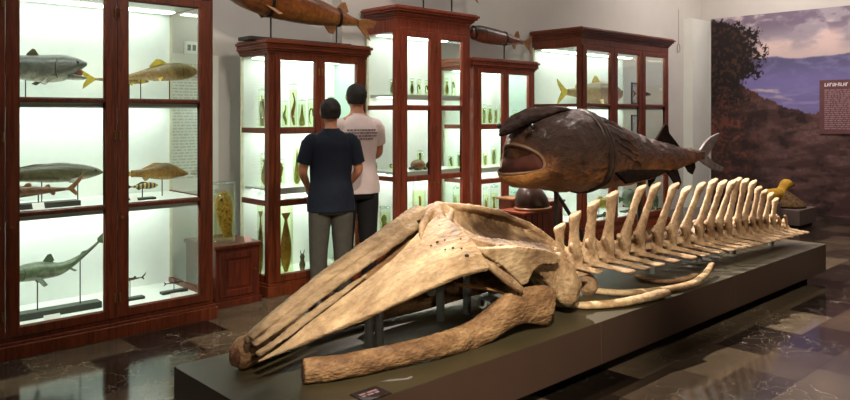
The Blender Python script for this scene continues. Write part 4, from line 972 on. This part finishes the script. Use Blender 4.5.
b.loft([ring(*h, *f) for h, f in zip(HEAD, FT)]+[ring(p[0], p[1], p[2], p[2], p[3]) for p in P if p[0] > 4.62])
body = put(b, 'body', M['hide'], big, smooth=True)
tx = bpy.data.textures.new('hide_folds', 'CLOUDS'); tx.noise_scale = .16; tx.noise_depth = 4
tw = bpy.data.textures.new('hide_wrinkles', 'CLOUDS'); tw.noise_scale = .045; tw.noise_depth = 3
sb = body.modifiers.new('sub', 'SUBSURF'); sb.levels = 2; sb.render_levels = 2
dm = body.modifiers.new('disp', 'DISPLACE'); dm.texture = tx; dm.strength = .045; dm.texture_coords = 'GLOBAL'
dm = body.modifiers.new('disp2', 'DISPLACE'); dm.texture = tw; dm.strength = .018; dm.texture_coords = 'GLOBAL'
b = MB()
b.loft([ring(4.09, 1.117, .180, .064, .208, .088, .22), ring(4.073, 1.116, .172, .054, .202, .085, .22), ring(4.069, 1.115, .164, .044, .196, .085, .22), ring(4.08, 1.115, .157, .036, .190, .085, .22)], caps=False)
lip = put(b, 'lip', M['lip'], big, smooth=True)
b = MB(); b.loft([ring(4.07, 1.115, .155, .034, .188, .085, .22), ring(4.20, 1.12, .165, .05, .20, .07, .16), ring(4.40, 1.15, .16, .09, .20, .03, .05), ring(4.66, 1.19, .12, .09, .15), ring(4.86, 1.2, .04, .04, .05)])
put(b, 'gullet', M['gullet'], big, smooth=True)
# snout: dark beak that overhangs the mouth
b = MB(); S = spline([(4.045, 1.352, .012, .020), (4.09, 1.378, .028, .050), (4.16, 1.412, .040, .085), (4.26, 1.452, .044, .120), (4.40, 1.496, .044, .150), (4.58, 1.532, .036, .16), (4.80, 1.53, .022, .12)], 4)
b.loft([[(x, FY+hw*math.cos(2*PI*k/20), z+hh*math.sin(2*PI*k/20)) for k in range(20)] for x, z, hh, hw in S])
sn = put(b, 'snout', M['hide_d'], big, smooth=True, sub=2)
dm = sn.modifiers.new('disp', 'DISPLACE'); dm.texture = tx; dm.strength = .03; dm.texture_coords = 'GLOBAL'
dm = sn.modifiers.new('disp2', 'DISPLACE'); dm.texture = tw; dm.strength = .014; dm.texture_coords = 'GLOBAL'
for s in (-1, 1):
    put(MB().ball((4.22, FY+s*.165, 1.415), (.024, .014, .022), 10, 8), 'eye', M['black'], sn, smooth=True)
# gill fold round the head
def body_at(x):
    i = min(range(len(P)), key=lambda q: abs(P[q][0]-x)); return P[i]
for x0, e in ((5.03, .012), (5.09, .004)):
    b = MB(); pts = []
    for k in range(33):
        a = 2*PI*k/32+PI/2; x = x0+.05*math.sin(2*a); _, z, hh, hw = body_at(x)
        pts.append((x, FY+(hw+e*.5)*math.cos(a), z+(hh+e*.5)*math.sin(a)))
    b.tube(pts, [(.018, .032)]*33, 8); g = put(b, 'gill_fold', M['fold'], big, smooth=True)
    dm = g.modifiers.new('disp', 'DISPLACE'); dm.texture = tx; dm.strength = .03; dm.texture_coords = 'GLOBAL'
for k in range(7):                                             # creases running back from the gill fold
    b = MB(); a0 = PI*(.52+.075*k); pts = []
    for q in range(9):
        x = 5.10+.055*q+.012*k; a = a0+.035*q+.03*math.sin(q*1.7+k); _, z, hh, hw = body_at(x); e = -.002
        pts.append((x, FY+(hw+e)*math.cos(a)*1.0, z+(hh+e)*math.sin(a)))
    b.tube(pts, [.003+.009*math.sin(PI*min(1, (q+1.2)/9.4)) for q in range(9)], 7); put(b, 'hide_crease', M['hide'], big, smooth=True)
def fin3(name, poly, off, mat=None):
    b = MB(); b.prism(poly, off); return put(b, name, mat or M['hide_d'], big, bevel=.006)
fin3('dorsal_fin', [(6.22, FY-.012, 1.24), (6.42, FY-.012, 1.41), (6.48, FY-.012, 1.40), (6.50, FY-.012, 1.33), (6.74, FY-.012, 1.17)], (0, .024, 0))
fin3('anal_fin', [(6.80, FY-.01, 1.02), (7.02, FY-.01, 1.04), (7.04, FY-.01, .97), (6.98, FY-.01, .90), (6.90, FY-.01, .93)], (0, .02, 0))
fin3('pelvic_fin', [(6.30, FY-.10, .97), (6.52, FY-.09, .98), (6.50, FY-.14, .86), (6.42, FY-.15, .80)], (0, .02, 0))
fin3('pelvic_fin', [(6.30, FY+.10, .97), (6.52, FY+.09, .98), (6.50, FY+.14, .86), (6.42, FY+.15, .80)], (0, .02, 0))
for s in (-1, 1):
    fin3('pectoral_fin', [(5.16, FY+s*.24, 1.03), (5.36, FY+s*.25, 1.04), (5.82, FY+s*.29, 1.02), (5.94, FY+s*.30, 1.01), (5.70, FY+s*.30, .96), (5.30, FY+s*.26, .93)], (0, s*.024, .01))
fin3('tail_fin', [(7.12, FY-.014, 1.13), (7.24, FY-.014, 1.21), (7.36, FY-.014, 1.27), (7.56, FY-.014, 1.31), (7.52, FY-.014, 1.24), (7.42, FY-.014, 1.17), (7.30, FY-.014, 1.08), (7.40, FY-.014, 1.02), (7.66, FY-.014, .94), (7.64, FY-.014, .90), (7.42, FY-.014, .93), (7.24, FY-.014, .99), (7.12, FY-.014, 1.04)], (0, .028, 0), plain('pale_grey_tail', (104, 92, 88), .4, .5, var=.7, scale=12, bstr=.4, coat=.4))
# stand
b = MB(); b.tube([(4.72, FY, .92), (4.72, FY, .02)], .02, 10); put(b, 'pole', M['black'], big)
b = MB(); b.tube([(4.70, FY, .90), (4.98, FY-.05, .55), (5.12, FY-.07, .02)], .016, 10); put(b, 'brace', M['black'], big)
b = MB(); b.tube([(5.98, FY, .92), (5.98, FY, .02)], .022, 10); put(b, 'pole', M['black'], big)
put(MB().box(4.5, 6.2, FY-.17, FY+.25, 0, .03), 'base_plate', M['black'], big, bevel=.004)
# ================================================================== FAR PEDESTALS
def wood_post(name, label, cat, x0, x1, y0, y1, zt, panels=True):
    r = root(name, label, cat, ((x0+x1)/2, (y0+y1)/2, 0))
    put(MB().box(x0, x1, y0, y1, .06, zt-.025), 'body', M['wood_barrel'], r, bevel=.01)
    put(MB().box(x0-.02, x1+.02, y0-.02, y1+.02, 0, .06), 'plinth', M['wood_ped'], r, bevel=.005)
    put(MB().box(x0-.02, x1+.02, y0-.02, y1+.02, zt-.025, zt), 'top', M['wood_barrel'], r, bevel=.006)
    if panels:
        b = MB()
        for a, c in ((x0+.02, x0+.055), (x1-.055, x1-.02)): b.box(a, c, y0-.012, y0, .10, zt-.06)
        b.box(x0+.055, x1-.055, y0-.012, y0, .10, .15); b.box(x0+.055, x1-.055, y0-.012, y0, zt-.11, zt-.06)
        put(b, 'front_moulding', M['wood_ped'], r, bevel=.003)
    else:
        for k in range(4):
            a = x0+(x1-x0)*k/4; put(MB().box(a+.006, a+(x1-x0)/4-.006, y0-.014, y0, .07, zt-.03), 'slat', M['wood_barrel'], r, bevel=.006)
a, c = U(545.5, 205, 4.62).x, U(563, 205, 4.62).x; zr = U(554, 200.5, 4.62).z
wood_post('wooden_pedestal', 'red-brown panelled pedestal right beside the stump with the domed shell', 'pedestal', a, c, 4.62, 4.95, zr)
a2, c2 = U(525, 212, 4.42).x, U(547, 212, 4.42).x; zt = U(536, 211, 4.42).z
wood_post('wooden_stump', 'short slatted red-brown wooden stump under the dark domed shell', 'stump', a2, min(c2, a-.03), 4.42, 4.72, zt, False)
c = U(537, 198, 4.48)
r = root('domed_shell', 'dark domed turtle shell resting on the slatted stump', 'shell', (c.x, 4.53, zt))
n = 26; R = []
hgt = U(537, 184, 4.48).z-zt
for j in range(10):
    th = PI/2*j/9; cr_ = math.cos(th) if j < 9 else .02
    R.append([(c.x-.07*math.sin(th)+.20*cr_*math.cos(2*PI*k/n), 4.53+.155*cr_*math.sin(2*PI*k/n), zt+.012+hgt*math.sin(th)) for k in range(n)])
b = MB(); b.loft(R)
put(b, 'carapace', plain('dark_shell', (46, 26, 18), .35, .5, var=.5, scale=9, coat=.3), r, smooth=True)
b = MB(); b.tube([(c.x+.20*math.cos(2*PI*k/26), 4.53+.155*math.sin(2*PI*k/26), zt+.014) for k in range(27)], .014, 8)
put(b, 'rim', plain('brown_shell_rim', (110, 70, 36), .4, .5, var=.4), r, smooth=True)
q2 = U(518, 205, 4.75)
r = root('small_wooden_stand', 'small pale-topped wooden stand just left of the domed shell', 'stand', (q2.x, 4.85, 0))
zt2 = U(518, 198, 4.75).z
put(MB().box(q2.x-.07, q2.x+.09, 4.76, 4.95, 0, zt2-.02), 'body', M['wood_barrel'], r, bevel=.004)
put(MB().box(q2.x-.09, q2.x+.11, 4.74, 4.97, zt2-.02, zt2), 'top', plain('pale_wood_top', (150, 96, 58), .5), r, bevel=.004)
# rocky mound on a grey plinth, yellow animal
def fl(px, py): return Z(px, py, 0)
r = root('grey_plinth', 'small grey-brown plinth on the floor near the mural', 'plinth', (10.25, 3.84, 0))
g = fl(792, 226); gx, gy = g.x+.15, g.y+.15
r.location = (gx, gy, 0); WM[r.name] = Matrix.Translation((gx, gy, 0))
mg = plain('grey_plinth_paint', (112, 94, 88), .6)
put(MB().box(gx-.30, gx+.30, gy-.30, gy+.30, .03, .235), 'box', mg, r, bevel=.004)
put(MB().box(gx-.26, gx+.26, gy-.26, gy+.26, 0, .03), 'foot', M['gap'], r)
b = MB(); R = []
for j in range(8):
    t = j/7; rr = .29*(1-t**1.3)+.012
    R.append([(gx+rr*math.cos(2*PI*k/20)*(1+.25*(noise.noise((k*.9, j*.8, 1)))), gy+rr*math.sin(2*PI*k/20)*(1+.25*noise.noise((k*.7, j*.9, 5))), .236+.23*t) for k in range(20)])
b.loft(R)
o = put(b, 'rock_mound', plain('mossy_rock', (92, 70, 44), .9, .2, var=.7, scale=22, bstr=.8), origin=(gx, gy, .236), smooth=True, sub=1)
tag(o, 'rough brown rocky mound sitting on the small grey plinth near the mural', 'rock')
# yellow seal pup on its own low box
by = gy+.10; Q = [(756, 198.5), (761, 197), (767, 195.5), (774, 194.5), (779.5, 193), (782.5, 188.5), (785.5, 184.5), (789, 184.5), (791.5, 186)]
Wd = [V(U(a, c, by-.012*k)) for k, (a, c) in enumerate(Q)]; d_ = CS*Wd[4].x+SN*by; u_ = d_/F
bz = Wd[3].z-.088
r = root('stuffed_seal_pup', 'yellow stuffed seal pup with raised dark-faced head beside the rocky mound', 'seal', (Wd[3].x, by, bz))
P = spline([tuple(w)+(q*u_,) for w, q in zip(Wd, (1.5, 4, 5.8, 6.2, 5.4, 4.4, 5.4, 4.4, 2.0))], 4)
b = MB(); b.tube([p[:3] for p in P], [p[3] for p in P], 14)
body = put(b, 'body', plain('yellow_fur', (196, 150, 52), .7, .2, var=.3, scale=12), r, smooth=True)
h = Wd[7]
put(MB().ball(h+V((.035, -.035, -.004)), (.034, .034, .030), 10, 8), 'muzzle', plain('dark_muzzle', (84, 48, 34), .6), r, smooth=True)
for s_ in (-1, 1):
    put(MB().ball(Wd[4]+V((-.03+.03*s_, -.075*s_, -.06)), (.05, .05, .022), 10, 6), 'flipper', M['f_gold'], r, smooth=True)
    put(MB().ball(h+V((.02+.02*s_, -.045-.0*s_, .03)), .011, 8, 6), 'eye', M['black'], r, smooth=True)
x0, x1 = Wd[0].x-.02, min(Wd[5].x, gx-.33)
r = root('low_box', 'low grey box under the yellow stuffed seal pup', 'box', ((x0+x1)/2, by, 0))
put(MB().box(x0, x1, by-.17, by+.17, .02, bz), 'box', mg, r, bevel=.004)
put(MB().box(x0+.04, x1-.04, by-.13, by+.13, 0, .02), 'foot', M['gap'], r)

# ================================================================== VISITORS
M['skin'] = plain('skin', (176, 118, 88), .55, .4, var=.08)
M['hair'] = plain('dark_hair', (30, 23, 19), .65, .3, var=.6, scale=70, bstr=1)
M['navy'] = plain('navy_cloth', (19, 24, 35), .85, .2, var=.15, scale=30, bstr=.2)
M['tee'] = plain('pale_cotton', (196, 178, 174), .85, .2, var=.05, scale=12, bstr=.15)
M['trouser'] = plain('black_trousers', (22, 20, 21), .85, .2)
M['greytrouser'] = plain('grey_trousers', (64, 61, 54), .85, .2)
M['shoe'] = plain('dark_shoes', (30, 26, 24), .5)
def person(label, x, y, rz, h, top, legs, hem, sleeve, armpose, wide=1.0, collar=None):
    """a standing figure seen from behind; built facing +y, z from the floor, then turned by rz"""
    r = root('person', label, 'person', (x, y, 0), None, rz)
    k = h/1.75
    J = {}; E = []; Rr = {}
    def j(n, p, rad, par=None):
        J[n] = (p[0]*k*(wide if abs(p[0]) > .05 and n[0] != 'f' else 1), p[1]*k, p[2]*k); Rr[n] = rad if isinstance(rad, tuple) else (rad, rad)
        if par: E.append((par, n))
    j('pelvis', (0, 0, .96), (.150, .105)); j('waist', (0, .01, 1.10), (.125, .09), 'pelvis'); j('chest', (0, 0, 1.27), (.155, .105), 'waist'); j('uchest', (0, -.01, 1.40), (.13, .085), 'chest')
    j('neck', (0, -.005, 1.50), .052, 'uchest'); j('neck2', (0, .015, 1.56), .055, 'neck'); j('head', (0, .03, 1.64), (.078, .095), 'neck2'); j('crown', (0, .025, 1.71), (.055, .07), 'head')
    for s, n in ((-1, 'l'), (1, 'r')):
        j('sh'+n, (s*.165, -.01, 1.40), .055, 'uchest')
        el, wr = armpose
        j('el'+n, (s*el[0], el[1], el[2]), .042, 'sh'+n); j('wr'+n, (s*wr[0], wr[1], wr[2]), .028, 'el'+n)
        hx = V((s*wr[0], wr[1], wr[2])); dv = (hx-V((s*el[0], el[1], el[2]))).normalized()
        pm = hx+dv*.06; j('pa'+n, tuple(pm), (.036, .018), 'wr'+n)
        j('hp'+n, (s*.09, 0, .90), .085, 'pelvis'); j('kn'+n, (s*.10, .02, .50), .058, 'hp'+n); j('an'+n, (s*.105, -.01, .10), .038, 'kn'+n); j('to'+n, (s*.12, .16, .04), (.04, .028), 'an'+n)
        side = V((1, 0, 0)) if abs(dv.x) < .8 else V((0, 1, 0))
        for q in range(4):
            base = pm+side*((q-1.5)*.018)+dv*.03; ln = (.032, .038, .036, .028)[q]
            nm = 'f%d%s' % (q, n); j(nm+'a', tuple(base), .0095, 'pa'+n); j(nm+'b', tuple(base+dv*ln+V((0, .006, 0))), .0085, nm+'a'); j(nm+'c', tuple(base+dv*ln*1.8+V((0, .018, 0))), .0075, nm+'b')
        tb = pm-side*s*.03-dv*.015; j('ft'+n+'a', tuple(tb), .011, 'pa'+n); j('ft'+n+'b', tuple(tb-side*s*.016+dv*.035+V((0, .01, 0))), .009, 'ft'+n+'a')
    names = list(J)
    me = bpy.data.meshes.new('body'); me.from_pydata([J[n] for n in names], [(names.index(a), names.index(c)) for a, c in E], [])
    o = bpy.data.objects.new('body', me); COL.objects.link(o); o.parent = r; WM[o.name] = WM[r.name]
    me.materials.append(M['skin'])
    sk = o.modifiers.new('skin', 'SKIN'); sk.use_smooth_shade = True
    for i, n in enumerate(names):
        v = me.skin_vertices[0].data[i]; v.radius = (Rr[n][0]*k, Rr[n][1]*k); v.use_root = (n == 'pelvis')
    ss = o.modifiers.new('sub', 'SUBSURF'); ss.levels = 2; ss.render_levels = 2
    # face and ears on the head
    def ball(c, rr, nm, m, par=o):
        put(MB().ball(tuple(q*k for q in c), tuple(q*k for q in rr), 14, 10), nm, m, par, smooth=True, local=True)
    ball((0, .045, 1.645), (.072, .088, .105), 'face', M['skin'])
    ball((0, .132, 1.64), (.014, .02, .022), 'nose', M['skin']); ball((0, .122, 1.592), (.026, .01, .008), 'mouth', plain('lips', (150, 84, 74), .5))
    for s in (-1, 1):
        ball((s*.078, .03, 1.64), (.012, .022, .032), 'ear', M['skin']); ball((s*.03, .122, 1.662), (.013, .008, .007), 'eye', M['black'])
    # hair
    b = MB(); R = []
    for i in range(12):
        t = i/11; z = 1.585+t*.172
        f = math.sqrt(max(.02, 1-((z-1.655)/.103)**2)) if z > 1.655 else .90+.10*t*2
        ff = min(1, f)
        back = .094*ff+.006; front = .094*ff*(1 if t > .62 else -.1)
        ring = []
        for q in range(24):
            a = 2*PI*q/24; yy = math.sin(a); yy = yy*(front if yy > 0 else back)
            ring.append((k*(.088*ff if t > .45 else .070+.018*(t/.45)**.6)*math.cos(a), k*(.02+yy), k*z))
        R.append(ring)
    b.loft(R); ho = put(b, 'hair', M['hair'], r, smooth=True, local=True)
    tx = bpy.data.textures.get('hairtex') or bpy.data.textures.new('hairtex', 'CLOUDS'); tx.noise_scale = .022
    d = ho.modifiers.new('d', 'DISPLACE'); d.texture = tx; d.strength = .022
    # upper garment
    b = MB()
    def rg(z, hw, hd, cy=0): return [(k*hw*wide*math.cos(2*PI*q/28)*(1), k*(cy+hd*math.sin(2*PI*q/28)), k*z) for q in range(28)]
    G = [(hem, .195, .135, 0), (hem+.02, .197, .137, 0), (.98, .185, .135, 0), (1.10, .168, .122, .01), (1.27, .188, .130, 0), (1.36, .198, .122, -.005), (1.42, .175, .105, -.01), (1.465, .12, .085, -.008), (1.49, .078, .070, -.004), (1.505, .066, .064, 0)]
    G = sorted(spline(G, 4), key=lambda g: g[0])
    b.loft([rg(*g) for g in G], caps=False)
    go = put(b, 'tunic' if hem < .85 else 'shirt', top, r, smooth=True, local=True)
    tc = bpy.data.textures.get('clothfold') or bpy.data.textures.new('clothfold', 'CLOUDS'); tc.noise_scale = .14
    d = go.modifiers.new('d', 'DISPLACE'); d.texture = tc; d.strength = .025
    so = go.modifiers.new('s', 'SOLIDIFY'); so.thickness = .006
    for s, n in ((-1, 'l'), (1, 'r')):
        a, e, w = V(J['sh'+n]), V(J['el'+n]), V(J['wr'+n])
        a0 = a+V((-s*.045*k, 0, .0)); end = e if sleeve < 1 else w
        pts = [a0, a+(e-a)*.15, a+(e-a)*.5, a+(e-a)*(sleeve if sleeve < 1 else 1)]; rads = [.078, .078, .07, .066]
        if sleeve >= 1: pts += [e+(w-e)*.5, e+(w-e)*.92]; rads = [.074, .072, .062, .055, .048, .042]
        b = MB(); b.tube(pts, [q*k for q in rads], 16, caps=(sleeve >= 1)); b.ball(a+V((-s*.015*k, 0, -.005)), (.078*k, .072*k, .07*k), 14, 10)
        put(b, 'sleeve', top, go, smooth=True, local=True)
    # trousers
    b = MB()
    b.loft([rg(z, hw, hd) for z, hw, hd in ((.80, .17, .12), (.88, .182, .128), (.97, .178, .125), (1.04, .165, .116))])
    for s in (-1, 1):
        b.tube([(s*.088*k*wide, 0, .93*k), (s*.092*k, .005, .75*k), (s*.10*k, .02*k, .50*k), (s*.105*k, 0, .25*k), (s*.107*k, 0, .06*k)], [q*k for q in (.098, .095, .078, .066, .062)], 16)
    put(b, 'trousers', legs, r, smooth=True, local=True)
    for s in (-1, 1):
        b = MB(); b.tube([(s*.105*k, -.075*k, .045), (s*.108*k, -.02*k, .055), (s*.115*k, .09*k, .045), (s*.122*k, .20*k, .034)], [(.040, .036), (.05, .042), (.042, .046), (.026, .034)], 14, up=(0, 0, 1)); put(b, 'shoe', M['shoe'], r, smooth=True, local=True)
    return r, k, go
q = Z(331, 115+H*F/5.62, 0)
person('person in navy top and grey trousers seen from behind, nearer of two visitors', q.x, q.y, -.45, 1.625, M['navy'], M['greytrouser'], .82, .75, ((.235, .0, 1.15), (.17, .16, 1.02)), 1.02)
q = Z(357, 115+H*F/6.1, 0)
r, k, go = person('person in pale printed T-shirt and black trousers seen from behind, farther visitor', q.x, q.y, -.35, 1.76, M['tee'], M['trouser'], .845, .62, ((.22, .06, 1.16), (.13, .25, 1.10)), .98)
b = MB(); rnd = random.Random(12)
def onback(u, v):
    "a point on the back of the shirt"
    a = -PI/2+u/.19; return V((k*.193*.98*math.cos(a), -k*(.128+.012)+k*.13*(1-abs(math.sin(a)))*1.0, v*k))
for i, (v, w) in enumerate(((1.362, .13), (1.338, .15), (1.314, .14), (1.29, .10))):
    x = -w
    while x < w:
        ww = rnd.uniform(.012, .03)
        a, c = onback(x, v), onback(x+ww, v); up = V((0, 0, .013*k))
        b.prism([a, c, c+up, a+up], (0, -.004, 0)); x += ww+.007
put(b, 'shirt_print', plain('grey_shirt_print', (112, 96, 96), .9, .1), go, local=True)

# ================================================================== LIGHTS
def aim(o, tgt):
    d = V(tgt)-o.location; o.rotation_euler = d.to_track_quat('-Z', 'Y').to_euler()
def spot(name, loc, tgt, power, deg, col=(1, .86, .66), blend=.4, rad=.05):
    l = bpy.data.lights.new(name, 'SPOT'); l.energy = power; l.spot_size = math.radians(deg); l.spot_blend = blend; l.color = col; l.shadow_soft_size = rad
    o = bpy.data.objects.new(name, l); COL.objects.link(o); o.location = loc; aim(o, tgt); return o
def area(name, loc, tgt, power, sx, sy, col):
    l = bpy.data.lights.new(name, 'AREA'); l.shape = 'RECTANGLE'; l.size = sx; l.size_y = sy; l.energy = power; l.color = col
    o = bpy.data.objects.new(name, l); COL.objects.link(o); o.location = loc; aim(o, tgt); return o
WARM = (1, .90, .75)
spot('ceiling_spot_skull', (.2, -.1, 3.7), (2.75, 2.85, .75), 1400, 31, WARM, .6, .10)
spot('ceiling_spot_spine', (3.2, .3, 4.2), (5.6, 3.1, 1.0), 500, 40, WARM, .6, .10)
spot('ceiling_spot_back', (5.0, 5.05, 4.0), (5.0, 2.6, .4), 1700, 74, (1, .93, .88), .5, .025)
spot('ceiling_spot_back', (7.2, 5.05, 4.0), (7.2, 2.5, .3), 1200, 62, (1, .93, .88), .5, .025)
for x in (1.0, 3.4, 5.8, 8.2, 10.6):
    area('wall_area_light', (x, 4.2, 4.5), (x, 5.75, 2.7), 36 if x < 4 else 8, 1.6, .2, (1, .93, .88))
area('mural_washer', (9.8, 3.6, 4.5), (11.8, 3.6, 1.8), 140, .3, 2.4, (1, .88, .84))
spot('cabinet_front_fill', (3.0, .8, 4.3), (4.6, 5.3, 1.5), 330, 85, (1, .9, .8), .8, .2)  # added lamp without a fixture, brightens the cabinet fronts
area('wall_area_light', (10.2, 4.0, 4.5), (10.2, 5.75, 1.6), 18, 1.6, .2, (1, .95, .92))  # extra area light added to brighten the wall past the far cabinet
spot('skull_fill_low', (-.2, -1.6, 2.3), (2.6, 2.9, .6), 130, 40, WARM, .8, .15)  # weak fill lamp added low on the camera side for the skull
spot('ceiling_spot_floor', (8.4, .4, 4.4), (8.6, 2.0, 0), 180, 80, (1, .85, .75), .8, .2)
w = bpy.data.worlds.new('dim_room'); SC.world = w; w.use_nodes = True
w.node_tree.nodes['Background'].inputs[0].default_value = (.03, .028, .026, 1); w.node_tree.nodes['Background'].inputs[1].default_value = 1
SC.view_settings.view_transform = 'Standard'; SC.view_settings.look = 'None'; SC.view_settings.gamma = 1
SC.view_settings.use_curve_mapping = False; SC.view_settings.exposure = .1
c = SC.cycles
c.use_denoising = True; c.max_bounces = 8; c.transparent_max_bounces = 24; c.diffuse_bounces = 4; c.glossy_bounces = 4; c.sample_clamp_indirect = 4; c.caustics_reflective = False; c.caustics_refractive = False
